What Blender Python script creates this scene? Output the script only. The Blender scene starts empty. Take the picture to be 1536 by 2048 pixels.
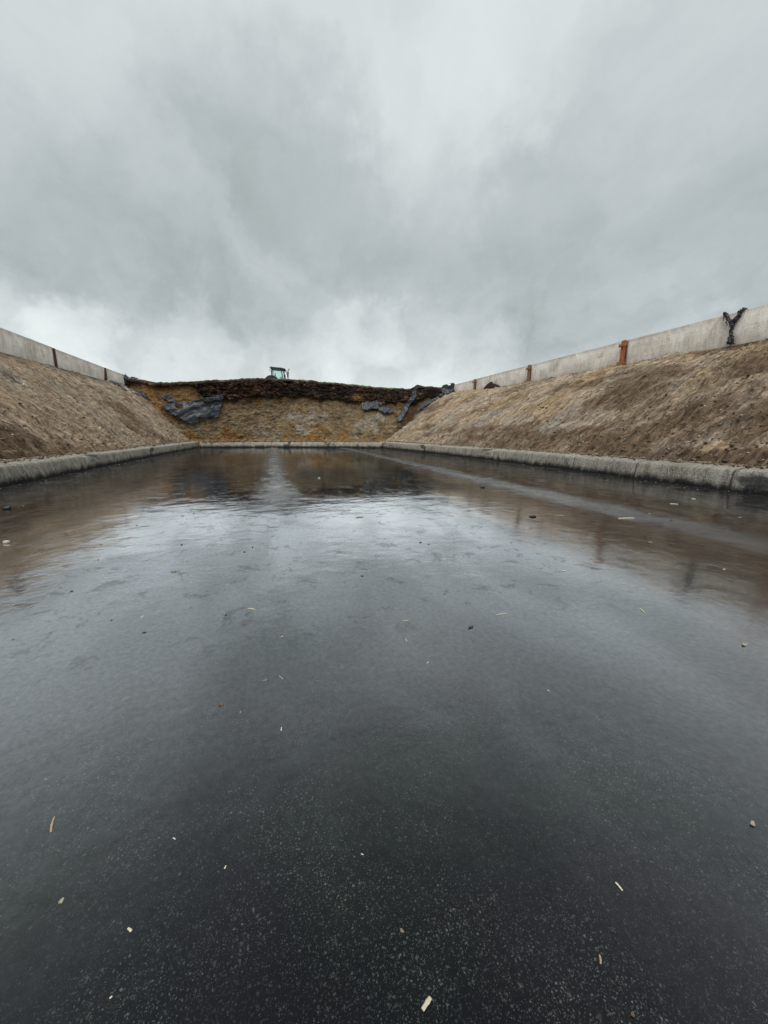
import bpy, bmesh, math, random
import numpy as np
from mathutils import Vector, Matrix
R = math.radians
rnd = random.Random(7)
sc = bpy.context.scene

# ------------------------------------------------------------------ camera
FOC, PW, PH, EYE = 769.0, 1536, 2048, 1.6          # focal length in photo pixels, photo size, eye height
_a = (545.0 - PW/2)/FOC; _b = (PH/2 - 863.0)/FOC     # direction of the silage clamp's long axis
_th = math.atan(_b)
c_d = np.array([_a, _b, 1.0]); c_d /= np.linalg.norm(c_d)
c_u = np.array([0, math.cos(_th), -math.sin(_th)])
c_r = np.cross(c_d, c_u); c_r /= np.linalg.norm(c_r); c_r *= np.sign(c_r[0])
CM = np.array([c_r, c_d, c_u])                       # camera (right, up, forward) -> world
cam = bpy.data.cameras.new("camera")
cam.sensor_fit = 'VERTICAL'; cam.sensor_height = 36.0; cam.sensor_width = 27.0
cam.lens = FOC/PH*36.0; cam.clip_start = 0.05; cam.clip_end = 5000
camo = bpy.data.objects.new("camera", cam); sc.collection.objects.link(camo)
X, U, F = CM[:, 0], CM[:, 1], CM[:, 2]
camo.matrix_world = Matrix(((X[0], U[0], -F[0], 0), (X[1], U[1], -F[1], 0), (X[2], U[2], -F[2], EYE), (0, 0, 0, 1)))
sc.camera = camo

def ray(u, v):
    c = np.stack([(np.asarray(u, float)-PW/2)/FOC, (PH/2-np.asarray(v, float))/FOC, np.ones_like(np.asarray(u, float))], -1)
    return c @ CM.T
def atz(u, v, z=0.0):
    q = ray(u, v); t = (z-EYE)/q[2]; return Vector((q[0]*t, q[1]*t, z))
def atx(u, v, x):
    q = ray(u, v); t = x/q[0]; return Vector((x, q[1]*t, EYE+q[2]*t))

# ------------------------------------------------------------------ world and light
SUN_EL, SUN_AZ = R(62), R(200)      # behind the camera, weak and very soft: overcast
W = bpy.data.worlds.new("World"); sc.world = W; W.use_nodes = True
nt = W.node_tree; nt.nodes.clear()
def nd(t, **k):
    n = nt.nodes.new(t)
    for a, b in k.items():
        if a.startswith('i_'): n.inputs[a[2:].replace('_', ' ')].default_value = b
        else: setattr(n, a, b)
    return n
def mth(op, a, b=None, c=None, clamp=False):
    n = nt.nodes.new('ShaderNodeMath'); n.operation = op; n.use_clamp = clamp
    for i, x in enumerate((a, b, c)):
        if x is None: continue
        if isinstance(x, (int, float)): n.inputs[i].default_value = x
        else: nt.links.new(x, n.inputs[i])
    return n.outputs[0]
def mapr(x, a, b, c, d, smooth=True):
    n = nt.nodes.new('ShaderNodeMapRange'); n.interpolation_type = 'SMOOTHSTEP' if smooth else 'LINEAR'
    nt.links.new(x, n.inputs[0])
    for i, v in enumerate((a, b, c, d)): n.inputs[i+1].default_value = v
    return n.outputs[0]
L = nt.links.new
tc = nd('ShaderNodeTexCoord')
dirv = tc.outputs['Generated']
sep = nd('ShaderNodeSeparateXYZ'); L(dirv, sep.inputs[0])
zc = mth('ADD', mth('MAXIMUM', sep.outputs[2], 0.0), 0.16)
px_, py_ = mth('DIVIDE', sep.outputs[0], zc), mth('DIVIDE', sep.outputs[1], zc)
comb = nd('ShaderNodeCombineXYZ'); L(px_, comb.inputs[0]); L(py_, comb.inputs[1])
def cloud(scale, sx, sy, rot, detail, rough, dist=0.0, off=0.0):
    m = nd('ShaderNodeMapping'); L(comb.outputs[0], m.inputs[0])
    m.inputs['Scale'].default_value = (sx, sy, 1); m.inputs['Rotation'].default_value = (0, 0, rot); m.inputs['Location'].default_value = (off, off*.7, 0)
    n = nd('ShaderNodeTexNoise'); L(m.outputs[0], n.inputs['Vector'])
    n.inputs['Scale'].default_value = scale; n.inputs['Detail'].default_value = detail
    n.inputs['Roughness'].default_value = rough; n.inputs['Distortion'].default_value = dist
    return n.outputs[0]
# soft warped direction for the large cloud masses
nw = nd('ShaderNodeTexNoise'); L(dirv, nw.inputs['Vector']); nw.inputs['Scale'].default_value = 3.6; nw.inputs['Detail'].default_value = 8; nw.inputs['Roughness'].default_value = .60
sub = nd('ShaderNodeVectorMath', operation='SUBTRACT'); L(nw.outputs['Color'], sub.inputs[0]); sub.inputs[1].default_value = (.5, .5, .5)
sca = nd('ShaderNodeVectorMath', operation='SCALE'); L(sub.outputs[0], sca.inputs[0]); sca.inputs['Scale'].default_value = .50
addv = nd('ShaderNodeVectorMath', operation='ADD'); L(dirv, addv.inputs[0]); L(sca.outputs[0], addv.inputs[1])
nrm = nd('ShaderNodeVectorMath', operation='NORMALIZE'); L(addv.outputs[0], nrm.inputs[0])
sepw = nd('ShaderNodeSeparateXYZ'); L(nrm.outputs[0], sepw.inputs[0])
# elevation profile of the overcast
ramp = nd('ShaderNodeValToRGB'); L(mth('MULTIPLY_ADD', mth('SUBTRACT', sepw.outputs[2], sep.outputs[2]), .45, sep.outputs[2]), ramp.inputs[0])
el = ramp.color_ramp.elements
stops = [(0.0, .84), (.06, .80), (.13, .65), (.24, .49), (.38, .50), (.58, .62), (.80, .70), (1.0, .68)]
el[0].position, el[0].color = 0, (stops[0][1],)*3+(1,)
el[1].position, el[1].color = 1, (stops[-1][1],)*3+(1,)
for p, v in stops[1:-1]:
    e = el.new(p); e.color = (v, v, v, 1)
val = ramp.outputs[0]
blobs = [(470, 190, 6, -.10), (560, 290, 6, -.11), (650, 400, 6, -.09), (420, 400, 8, -.05), (300, 460, 8, -.04), (720, 460, 6, -.05),
         (760, 300, 9, .05), (560, 470, 6, .07), (120, 130, 16, .06), (1040, 110, 6, .12), (960, 210, 6, .03), (1300, 300, 14, .0),
         (770, 665, 3.5, .18), (740, 700, 6, .08), (900, 690, 7, .10), (100, 600, 5, .05), (20, 480, 8, -.08), (150, 700, 4, .24), (40, 660, 4, .12), (370, 710, 4, .18), (620, 740, 6, .10),
         (1100, 740, 7, -.05), (1350, 640, 10, -.02), (1250, 480, 12, -.01), (200, 620, 7, -.08), (1000, 560, 12, -.05), (420, 620, 6, -.05),
         (120, 400, 9, .03), (1480, 420, 10, .05), (1450, 60, 12, -.03), (650, 60, 10, .05)]
for (u, v, r_, am) in blobs:
    q = ray(u, v); q = q/np.linalg.norm(q)
    dn = nd('ShaderNodeVectorMath', operation='DOT_PRODUCT'); L(nrm.outputs[0], dn.inputs[0]); dn.inputs[1].default_value = tuple(q)
    k = mapr(dn.outputs['Value'], math.cos(R(r_*1.7)), 1.0, 0.0, am*.78)
    val = mth('ADD', val, k)
n1 = cloud(.9, 1.0, .55, R(28), 6, .55, .6)
n2 = cloud(2.0, 1.15, .62, R(28), 9, .60, .5, 3.1)
n4 = cloud(.8, 1.7, .8, R(-25), 8, .58, .4, 8.7)
val = mth('ADD', val, mth('MULTIPLY', mth('SUBTRACT', n4, .5), .12))
n3 = nd('ShaderNodeTexNoise'); L(nrm.outputs[0], n3.inputs['Vector']); n3.inputs['Scale'].default_value = 5.5; n3.inputs['Detail'].default_value = 7; n3.inputs['Roughness'].default_value = .6
val = mth('ADD', val, mth('MULTIPLY', mth('SUBTRACT', n1, .5), .13))
val = mth('ADD', val, mth('MULTIPLY', mth('SUBTRACT', n2, .5), .16))
lowk = mapr(sep.outputs[2], .02, .45, .60, .16)
val = mth('ADD', val, mth('MULTIPLY', mth('SUBTRACT', n3.outputs[0], .5), lowk))
val = mth('MINIMUM', mth('MAXIMUM', mth('ADD', val, .035), .36), .93)
tint = nd('ShaderNodeValToRGB'); L(val, tint.inputs[0])
e = tint.color_ramp.elements; e[0].position = .25; e[0].color = (.232, .258, .266, 1); e[1].position = .95; e[1].color = (.90, .96, .955, 1)
m_ = e.new(.42); m_.color = (.378, .426, .432, 1)
m_ = e.new(.62); m_.color = (.575, .630, .645, 1)
sky = nd('ShaderNodeTexSky', sky_type='NISHITA', sun_disc=False, sun_elevation=SUN_EL, sun_rotation=SUN_AZ)
skd = nd('ShaderNodeVectorMath', operation='SCALE'); L(sky.outputs[0], skd.inputs[0]); skd.inputs['Scale'].default_value = .07
mixc = nd('ShaderNodeMix', data_type='RGBA'); mixc.inputs[0].default_value = .97
L(skd.outputs[0], mixc.inputs[6]); L(tint.outputs[0], mixc.inputs[7])
bg = nd('ShaderNodeBackground'); L(mixc.outputs[2], bg.inputs[0]); bg.inputs[1].default_value = .60
wo = nd('ShaderNodeOutputWorld'); L(bg.outputs[0], wo.inputs[0])

sun = bpy.data.lights.new("sun", 'SUN'); sun.energy = 1.5; sun.angle = R(50); sun.color = (1, .97, .93)
suno = bpy.data.objects.new("sun", sun); sc.collection.objects.link(suno)
sd = Vector((math.sin(SUN_AZ)*math.cos(SUN_EL), math.cos(SUN_AZ)*math.cos(SUN_EL), math.sin(SUN_EL)))
suno.rotation_euler = sd.to_track_quat('Z', 'Y').to_euler()
sc.view_settings.view_transform = 'Standard'; sc.view_settings.look = 'None'
sc.view_settings.exposure = 0.74; sc.view_settings.gamma = 1.0

# ------------------------------------------------------------------ noise (numpy)
def _hash(ix, iy, iz, seed):
    h = (ix*374761393 + iy*668265263 + iz*2147483647 + seed*1274126177) & 0xFFFFFFFF
    h = ((h ^ (h >> 13)) * 1274126177) & 0xFFFFFFFF
    h = ((h ^ (h >> 16)) * 2246822519) & 0xFFFFFFFF
    return ((h ^ (h >> 15)) & 0xFFFFFF)/float(0xFFFFFF)
def vn(x, y, z=0.0, seed=1):
    x, y, z = np.broadcast_arrays(np.asarray(x, float), np.asarray(y, float), np.asarray(z, float))
    ix, iy, iz = np.floor(x).astype(np.int64), np.floor(y).astype(np.int64), np.floor(z).astype(np.int64)
    fx, fy, fz = x-ix, y-iy, z-iz
    fx, fy, fz = [t*t*t*(t*(t*6-15)+10) for t in (fx, fy, fz)]
    r = 0
    for a in (0, 1):
        for b in (0, 1):
            for c in (0, 1):
                w = (fx if a else 1-fx)*(fy if b else 1-fy)*(fz if c else 1-fz)
                r = r + w*_hash(ix+a, iy+b, iz+c, seed)
    return r*2-1
def fbm(x, y, z=0.0, o=4, g=.5, seed=1, ridged=False):
    s, am, t = 0, 1.0, 0
    for i in range(o):
        n = vn(np.asarray(x)*2**i+i*17.3, np.asarray(y)*2**i+i*5.1, np.asarray(z)*2**i, seed+i)
        if ridged: n = 1-2*np.abs(n)
        s = s+am*n; t += am; am *= g
    return s/t
def sstep(a, b, x):
    t = np.clip((np.asarray(x, float)-a)/(b-a), 0, 1); return t*t*(3-2*t)

# ------------------------------------------------------------------ mesh and tag helpers
COL = sc.collection
def tag(o, label=None, cat=None, group=None, kind=None):
    if label: o['label'] = label
    if cat: o['category'] = cat
    if group: o['group'] = group
    if kind: o['kind'] = kind
    return o
def link(name, me, mat=None, parent=None, smooth=True):
    o = bpy.data.objects.new(name, me); COL.objects.link(o)
    if mat: me.materials.append(mat)
    if parent: o.parent = parent
    if smooth: me.polygons.foreach_set('use_smooth', [True]*len(me.polygons))
    return o
def empty(name, loc=(0, 0, 0)):
    o = bpy.data.objects.new(name, None); COL.objects.link(o); o.location = loc; o.empty_display_size = .3
    return o
def grid_mesh(name, P, uv=None, col=None, mask=None, flip=False):
    ny, nx = P.shape[:2]
    idx = np.arange(ny*nx).reshape(ny, nx)
    q = np.stack([idx[:-1, :-1], idx[:-1, 1:], idx[1:, 1:], idx[1:, :-1]], -1).reshape(-1, 4)
    if flip: q = q[:, ::-1]
    if mask is not None:
        m = mask[:-1, :-1] & mask[:-1, 1:] & mask[1:, 1:] & mask[1:, :-1]
        q = q[m.reshape(-1)]
        used = np.unique(q); re = -np.ones(ny*nx, int); re[used] = np.arange(len(used)); q = re[q]
    else: used = np.arange(ny*nx)
    me = bpy.data.meshes.new(name)
    V = P.reshape(-1, 3)[used]
    me.vertices.add(len(V)); me.vertices.foreach_set('co', V.astype(np.float32).reshape(-1))
    me.loops.add(q.size); me.loops.foreach_set('vertex_index', q.astype(np.int32).reshape(-1))
    me.polygons.add(len(q)); me.polygons.foreach_set('loop_start', np.arange(0, q.size, 4, dtype=np.int32))
    me.update(calc_edges=True); me.validate()
    if uv is not None:
        l = me.uv_layers.new(name='UVMap'); vi = q.reshape(-1)
        l.data.foreach_set('uv', uv.reshape(-1, 2)[used][vi].astype(np.float32).reshape(-1))
    if col is not None:
        at = me.color_attributes.new('tone', 'FLOAT_COLOR', 'POINT')
        c = np.ones((len(V), 4), np.float32); c[:, :3] = col.reshape(-1, 3)[used]
        at.data.foreach_set('color', c.reshape(-1))
    return me
class MB:
    def __init__(s): s.bm = bmesh.new()
    def box(s, c, d, rot=None, bev=0.0):
        t = bmesh.new(); bmesh.ops.create_cube(t, size=1)
        bmesh.ops.scale(t, vec=d, verts=t.verts)
        if bev: bmesh.ops.bevel(t, geom=t.edges[:], offset=bev, segments=2, affect='EDGES')
        if rot: bmesh.ops.rotate(t, cent=(0, 0, 0), matrix=rot, verts=t.verts)
        bmesh.ops.translate(t, vec=c, verts=t.verts); s._m(t); return s
    def _m(s, t):
        me = bpy.data.meshes.new('tmp'); t.to_mesh(me); t.free(); s.bm.from_mesh(me); bpy.data.meshes.remove(me)
    def tube(s, pts, rad, n=10, cap=True):
        pts = [Vector(p) for p in pts]; rads = rad if isinstance(rad, (list, tuple)) else [rad]*len(pts)
        rings = []
        for i, p in enumerate(pts):
            d = (pts[min(i+1, len(pts)-1)]-pts[max(i-1, 0)]).normalized()
            a = d.orthogonal().normalized() if i == 0 else (a-d*a.dot(d)).normalized()
            b = d.cross(a)
            rings.append([s.bm.verts.new(p+(a*math.cos(k*math.tau/n)+b*math.sin(k*math.tau/n))*rads[i]) for k in range(n)])
        for r0, r1 in zip(rings, rings[1:]):
            for k in range(n): s.bm.faces.new((r0[k], r0[(k+1) % n], r1[(k+1) % n], r1[k]))
        if cap:
            s.bm.faces.new(rings[0][::-1]); s.bm.faces.new(rings[-1])
        return s
    def prism(s, poly, y0, y1):          # polygon in (x, z), extruded along y
        a = [s.bm.verts.new((x, y0, z)) for x, z in poly]; b = [s.bm.verts.new((x, y1, z)) for x, z in poly]
        s.bm.faces.new(a); s.bm.faces.new(b[::-1]); n = len(poly)
        for i in range(n): s.bm.faces.new((a[i], b[i], b[(i+1) % n], a[(i+1) % n]))
        return s
    def build(s, name, mat, parent=None, smooth=False):
        bmesh.ops.recalc_face_normals(s.bm, faces=s.bm.faces[:])
        me = bpy.data.meshes.new(name); s.bm.to_mesh(me); s.bm.free()
        return link(name, me, mat, parent, smooth)

# ------------------------------------------------------------------ materials
def newmat(name):
    m = bpy.data.materials.new(name); m.use_nodes = True
    global nt, L
    nt = m.node_tree; L = nt.links.new
    b = nt.nodes['Principled BSDF']
    return m, b
def noise(vec, scale, detail=4, rough=.55, dist=0.0, col=False):
    n = nd('ShaderNodeTexNoise'); 
    if vec is not None: L(vec, n.inputs['Vector'])
    n.inputs['Scale'].default_value = scale; n.inputs['Detail'].default_value = detail
    n.inputs['Roughness'].default_value = rough; n.inputs['Distortion'].default_value = dist
    return n.outputs[1 if col else 0]
def mapping(vec, scale=(1, 1, 1), rot=(0, 0, 0), loc=(0, 0, 0)):
    m = nd('ShaderNodeMapping'); L(vec, m.inputs[0]); m.inputs['Scale'].default_value = scale
    m.inputs['Rotation'].default_value = rot; m.inputs['Location'].default_value = loc
    return m.outputs[0]
def rampc(x, stops):
    n = nd('ShaderNodeValToRGB'); L(x, n.inputs[0]); e = n.color_ramp.elements
    e[0].position, e[0].color = stops[0][0], (*stops[0][1], 1); e[1].position, e[1].color = stops[-1][0], (*stops[-1][1], 1)
    for p, c in stops[1:-1]:
        k = e.new(p); k.color = (*c, 1)
    return n.outputs[0]
def mixcol(f, a, b, mode='MIX'):
    n = nd('ShaderNodeMix', data_type='RGBA', blend_type=mode)
    for i, x in ((0, f), (6, a), (7, b)):
        if isinstance(x, (int, float)): n.inputs[i].default_value = x
        elif isinstance(x, tuple): n.inputs[i].default_value = (*x, 1)
        else: L(x, n.inputs[i])
    return n.outputs[2]
def bump(h, strength=.5, dist=.02, normal=None):
    n = nd('ShaderNodeBump'); L(h, n.inputs['Height']); n.inputs['Strength'].default_value = strength; n.inputs['Distance'].default_value = dist
    if normal is not None: L(normal, n.inputs['Normal'])
    return n.outputs[0]
def pos(): return nd('ShaderNodeNewGeometry').outputs['Position']
def objc(): return nd('ShaderNodeTexCoord').outputs['Object']
def uvc(): return nd('ShaderNodeTexCoord').outputs['UV']

def simple(name, c, rough=.6, metal=0.0, var=.25, scale=12, bs=.2, spec=.5):
    m, b = newmat(name); p = objc()
    n = noise(p, scale, 5, .6)
    col = mixcol(n, tuple(x*(1-var) for x in c), tuple(min(1, x*(1+var)) for x in c))
    L(col, b.inputs['Base Color']); b.inputs['Roughness'].default_value = rough; b.inputs['Metallic'].default_value = metal
    b.inputs['Specular IOR Level'].default_value = spec
    L(bump(noise(p, scale*4, 4), bs, .01), b.inputs['Normal'])
    return m

# --- wet asphalt floor
def mat_floor():
    m, b = newmat('wet_asphalt'); nt.nodes.remove(b)
    out = [n for n in nt.nodes if n.type == 'OUTPUT_MATERIAL'][0]
    p = pos(); s = nd('ShaderNodeSeparateXYZ'); L(p, s.inputs[0]); x, y = s.outputs[0], s.outputs[1]
    warp = mth('MULTIPLY', mth('SUBTRACT', noise(p, .55, 5, .6), .5), .9)
    fine = mth('MULTIPLY', mth('SUBTRACT', noise(mapping(p, (1, .45, 1)), 3.0, 6, .7), .5), 1.3)
    xs = mth('ADD', x, mth('ADD', warp, fine))
    # long raised drier ridges between the wheel tracks
    right = mth('MULTIPLY', mapr(mth('ABSOLUTE', mth('SUBTRACT', xs, 6.75)), .15, .85, .9, 0), mapr(y, 2.0, 7.0, .45, 1))
    mid = mth('MULTIPLY', mapr(mth('ABSOLUTE', mth('SUBTRACT', xs, .02)), .08, .80, .8, 0), mapr(y, 7, 12, 0, 1))
    ridge = mth('MAXIMUM', right, mid)
    # scummy floating film and shallow spots, mostly far and along the kerbs
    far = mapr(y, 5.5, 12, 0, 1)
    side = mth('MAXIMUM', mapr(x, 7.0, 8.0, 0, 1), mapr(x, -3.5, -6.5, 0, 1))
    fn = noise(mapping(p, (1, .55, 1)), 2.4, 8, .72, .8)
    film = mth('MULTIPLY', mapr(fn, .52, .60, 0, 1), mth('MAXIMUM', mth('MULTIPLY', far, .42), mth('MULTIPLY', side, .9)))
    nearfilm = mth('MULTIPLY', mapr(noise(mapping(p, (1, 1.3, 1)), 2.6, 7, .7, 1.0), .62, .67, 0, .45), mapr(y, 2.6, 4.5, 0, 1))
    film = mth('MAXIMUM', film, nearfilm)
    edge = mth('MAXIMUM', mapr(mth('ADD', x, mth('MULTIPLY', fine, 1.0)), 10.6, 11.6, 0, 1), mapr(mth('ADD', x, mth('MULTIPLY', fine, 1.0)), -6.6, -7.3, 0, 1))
    # base colour: dark bitumen with aggregate, brown muddy residue
    blotch = noise(p, .9, 4, .6)
    hue = noise(p, .7, 3, .5, 0, True)
    sh = nd('ShaderNodeSeparateColor'); L(hue, sh.inputs[0])
    dark = mixcol(mapr(sh.outputs[0], .4, .62, 0, 1), (.0045, .0055, .0068), (.0070, .0105, .0092))
    dark = mixcol(mapr(sh.outputs[1], .45, .65, 0, .8), dark, (.0085, .0078, .0100))
    brown = mixcol(noise(p, 5, 5, .7), (.006, .004, .0025), (.020, .0135, .009))
    mudf = mth('MULTIPLY', mapr(mth('ADD', blotch, mth('MULTIPLY', side, .22)), .50, .70, 0, .85), mapr(y, 3.5, 9, .12, 1))
    base = mixcol(mudf, dark, brown)
    base = mixcol(mth('MULTIPLY', film, .8), base, mixcol(noise(p, 14, 4, .7), (.012, .010, .008), (.075, .068, .060)))
    base = mixcol(mth('MULTIPLY', ridge, .6), base, (.040, .043, .047))
    base = mixcol(mth('MULTIPLY', edge, .85), base, mixcol(mapr(noise(p, 9, 6, .7), .5, .62, 0, 1), (.007, .007, .008), (.035, .032, .03)))
    # aggregate stones under the film, plus tiny glints painted as pale specks
    def specks(scale, thr, rad, jitter=1.0):
        v = nd('ShaderNodeTexVoronoi', feature='F1'); L(mapping(p, (1, 1, 1)), v.inputs['Vector']); v.inputs['Scale'].default_value = scale
        sc_ = nd('ShaderNodeSeparateColor'); L(v.outputs['Color'], sc_.inputs[0])
        ds = mth('ADD', v.outputs['Distance'], mth('MULTIPLY', mth('SUBTRACT', noise(p, scale*2.2, 2, .5), .5), .5))
        return mth('MULTIPLY', mth('MULTIPLY', mapr(sc_.outputs[0], thr, 1.0, 0, 1), mapr(ds, rad*.5, rad, 1, 0)), 1.0), sc_.outputs[1]
    s1, c1 = specks(85, .60, .42); s2, c2 = specks(150, .45, .48); s3, c3 = specks(38, .84, .30); s4, c4 = specks(260, .6, .5)
    sp = mth('MINIMUM', mth('ADD', mth('ADD', mth('MULTIPLY', s1, .8), mth('MULTIPLY', s2, .65)), mth('ADD', mth('MULTIPLY', s3, .5), mth('MULTIPLY', s4, .9))), 1.0)
    stone = mixcol(c2, (.030, .040, .039), (.22, .24, .22))
    patchy = mapr(noise(p, 1.3, 5, .7), .36, .64, .22, 1.0)
    base = mixcol(mth('MULTIPLY', mth('MULTIPLY', sp, patchy), .60), base, stone)
    # ripples and surface texture
    rip = noise(mapping(p, (1, 1.25, 1), (0, 0, R(20))), 1.7, 6, .52, .3)
    calm = mapr(noise(p, .6, 4, .6), .38, .66, .45, 1.15)
    pool = mth('MULTIPLY', mapr(mth('ABSOLUTE', mth('SUBTRACT', xs, 3.1)), 1.8, 2.8, 1, 0), mapr(mth('ADD', y, fine), 9.0, 10.2, 0, 1))
    calm = mth('MULTIPLY', calm, mth('SUBTRACT', 1.0, mth('MULTIPLY', pool, .5)))
    bn = bump(mth('MULTIPLY', rip, calm), 1.0, .0105)
    bn2 = nd('ShaderNodeBump'); L(mth('ADD', mth('MULTIPLY', noise(p, 55, 6, .75), 1.6), mth('MULTIPLY', sp, .6)), bn2.inputs['Height']); bn2.inputs['Distance'].default_value = .003; L(bn, bn2.inputs['Normal'])
    L(mth('ADD', mth('ADD', mapr(y, .9, 2.8, .34, .05), mth('MULTIPLY', ridge, .45)), mth('MULTIPLY', film, .35)), bn2.inputs['Strength'])
    nrm_ = bn2.outputs[0]
    rough = mth('ADD', mth('ADD', mapr(y, .9, 2.0, .08, .02), mth('MULTIPLY', ridge, .26)), mth('ADD', mth('MULTIPLY', film, .16), mth('MULTIPLY', edge, .12)))
    df = nd('ShaderNodeBsdfDiffuse'); L(base, df.inputs[0]); L(nrm_, df.inputs['Normal'])
    gl = nd('ShaderNodeBsdfGlossy'); gl.inputs[0].default_value = (.96, .97, 1.0, 1); L(rough, gl.inputs['Roughness']); L(nrm_, gl.inputs['Normal'])
    lw = nd('ShaderNodeLayerWeight'); lw.inputs[0].default_value = .5; L(bn, lw.inputs['Normal'])
    fr = mth('MULTIPLY_ADD', mth('POWER', lw.outputs['Facing'], 2.65), 1.85, .005)
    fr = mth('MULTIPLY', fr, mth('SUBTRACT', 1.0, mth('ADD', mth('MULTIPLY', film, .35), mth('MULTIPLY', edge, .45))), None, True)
    fr = mth('MULTIPLY', fr, mth('MULTIPLY', mapr(mth('ABSOLUTE', mth('SUBTRACT', xs, .3)), 2.8, 4.8, 1, .48), mapr(mth('ADD', y, fine), 9, 15, 1, .66)))  # reflectivity painted down at sides and far end, darkening the mirrored banks and face
    grainy = mapr(noise(mapping(p, (1, .8, 1)), 28, 6, .80), .34, .66, .80, 1.16, False)
    broad = mapr(noise(mapping(p, (1.3, .42, 1), (0, 0, R(14))), .85, 4, .5, .8), .36, .64, .88, 1.10)  # soft bands painted into the reflectivity: uneven wetness and cloud reflections
    scum = mth('SUBTRACT', 1.0, mth('MULTIPLY', mapr(noise(mapping(p, (1, .9, 1)), 3.2, 8, .75, .6), .55, .62, 0, .32), mapr(y, 1.8, 3.6, 0, 1)))
    fr = mth('MINIMUM', mth('MULTIPLY', mth('MULTIPLY', fr, grainy), mth('MULTIPLY', mth('MULTIPLY', broad, scum), mth('SUBTRACT', 1.0, mth('MULTIPLY', mth('MULTIPLY', pool, mapr(mth('ADD', y, fine), 15, 20, 1, 0)), .5)))), .96)  # reflectivity painted lower over the pool to darken what it mirrors
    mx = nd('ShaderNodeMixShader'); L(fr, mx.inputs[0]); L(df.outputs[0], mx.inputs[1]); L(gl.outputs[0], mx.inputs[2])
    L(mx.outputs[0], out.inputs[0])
    return m

# --- earth bank, uv = (along, down the slope)
def mat_bank():
    m, b = newmat('bank_soil'); u = uvc(); p = pos()
    at = nd('ShaderNodeVertexColor', layer_name='tone')
    st = noise(mapping(u, (3.2, .55, 1)), 2.0, 8, .68, .5)
    st2 = noise(mapping(u, (9, 1.7, 1)), 2.0, 6, .7, .4)
    gr = noise(p, 22, 6, .72)
    gr2 = noise(p, 60, 4, .75)
    f = mth('ADD', mth('MULTIPLY', st, .50), mth('ADD', mth('MULTIPLY', st2, .30), mth('ADD', mth('MULTIPLY', gr, .13), mth('MULTIPLY', gr2, .07))))
    k = rampc(f, [(.37, (.16, .145, .13)), (.44, (.56, .53, .50)), (.495, (1.0, 1.0, 1.0)), (.55, (1.5, 1.5, 1.47)), (.63, (2.4, 2.4, 2.35))])
    col = mixcol(1.0, at.outputs[0], k, 'MULTIPLY')
    v = nd('ShaderNodeTexVoronoi'); L(p, v.inputs['Vector']); v.inputs['Scale'].default_value = 9
    sc_ = nd('ShaderNodeSeparateColor'); L(v.outputs['Color'], sc_.inputs[0])
    fleck = mth('MULTIPLY', mapr(sc_.outputs[0], .93, .96, 0, 1), mapr(v.outputs['Distance'], .10, .22, 1, 0))
    col = mixcol(mth('MULTIPLY', fleck, .8), col, (.42, .38, .31))
    L(col, b.inputs['Base Color']); b.inputs['Roughness'].default_value = .92; b.inputs['Specular IOR Level'].default_value = .15
    h = mth('ADD', mth('ADD', mth('MULTIPLY', st, .8), mth('MULTIPLY', st2, .6)), mth('ADD', mth('MULTIPLY', gr, .35), mth('MULTIPLY', gr2, .12)))
    L(bump(h, 1.0, .22), b.inputs['Normal'])
    return m

def mat_face():
    m, b = newmat('silage_cut_face'); p = pos()
    at = nd('ShaderNodeVertexColor', layer_name='tone')
    g1 = noise(mapping(p, (1, 1, 1.5)), 2.6, 8, .70, .5)
    g2 = noise(mapping(p, (1, 1, 1.4)), 11, 5, .75)
    f = mth('ADD', mth('MULTIPLY', g1, .50), mth('MULTIPLY', g2, .50))
    k = rampc(f, [(.36, (.16, .14, .12)), (.44, (.62, .58, .54)), (.50, (1, 1, 1)), (.56, (1.45, 1.45, 1.42)), (.64, (2.3, 2.3, 2.3))])
    L(mixcol(1.0, at.outputs[0], k, 'MULTIPLY'), b.inputs['Base Color'])
    b.inputs['Roughness'].default_value = .93; b.inputs['Specular IOR Level'].default_value = .12
    L(bump(f, 1.0, .22), b.inputs['Normal'])
    return m

def mat_kerb():
    m, b = newmat('kerb_concrete'); u = uvc(); p = pos()
    s = nd('ShaderNodeSeparateXYZ'); L(p, s.inputs[0]); z = s.outputs[2]
    streak = noise(mapping(u, (2.6, .5, 1)), 1.6, 6, .7)
    blot = noise(mapping(u, (.55, .9, 1)), 1.1, 4, .6, .6)
    gr = noise(p, 26, 6, .78)
    f = mth('ADD', mth('MULTIPLY', gr, .72), mth('MULTIPLY', streak, .28))
    col = rampc(f, [(.36, (.030, .029, .027)), (.45, (.16, .15, .128)), (.52, (.34, .318, .27)), (.65, (.56, .53, .46))])
    col = mixcol(mapr(blot, .57, .68, 0, .85), col, (.028, .030, .031))
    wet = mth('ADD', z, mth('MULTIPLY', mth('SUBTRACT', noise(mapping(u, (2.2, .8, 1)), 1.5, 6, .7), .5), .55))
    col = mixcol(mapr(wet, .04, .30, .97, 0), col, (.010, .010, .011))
    col = mixcol(mth('MULTIPLY', mapr(z, .56, .70, 0, .8), mapr(noise(p, 5, 5, .7), .36, .6, .25, 1)), col, (.30, .245, .18))
    su = nd('ShaderNodeSeparateXYZ'); L(u, su.inputs[0])
    jt = mapr(mth('ABSOLUTE', mth('SUBTRACT', mth('FRACT', mth('DIVIDE', su.outputs[0], 3.0)), .5)), .0, .012, .85, 0)
    col = mixcol(jt, col, (.03, .028, .025))
    L(col, b.inputs['Base Color']); b.inputs['Roughness'].default_value = .9; b.inputs['Specular IOR Level'].default_value = .2
    L(bump(mth('ADD', gr, mth('MULTIPLY', noise(p, 90, 3, .6), .4)), .8, .05), b.inputs['Normal'])
    return m

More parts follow.
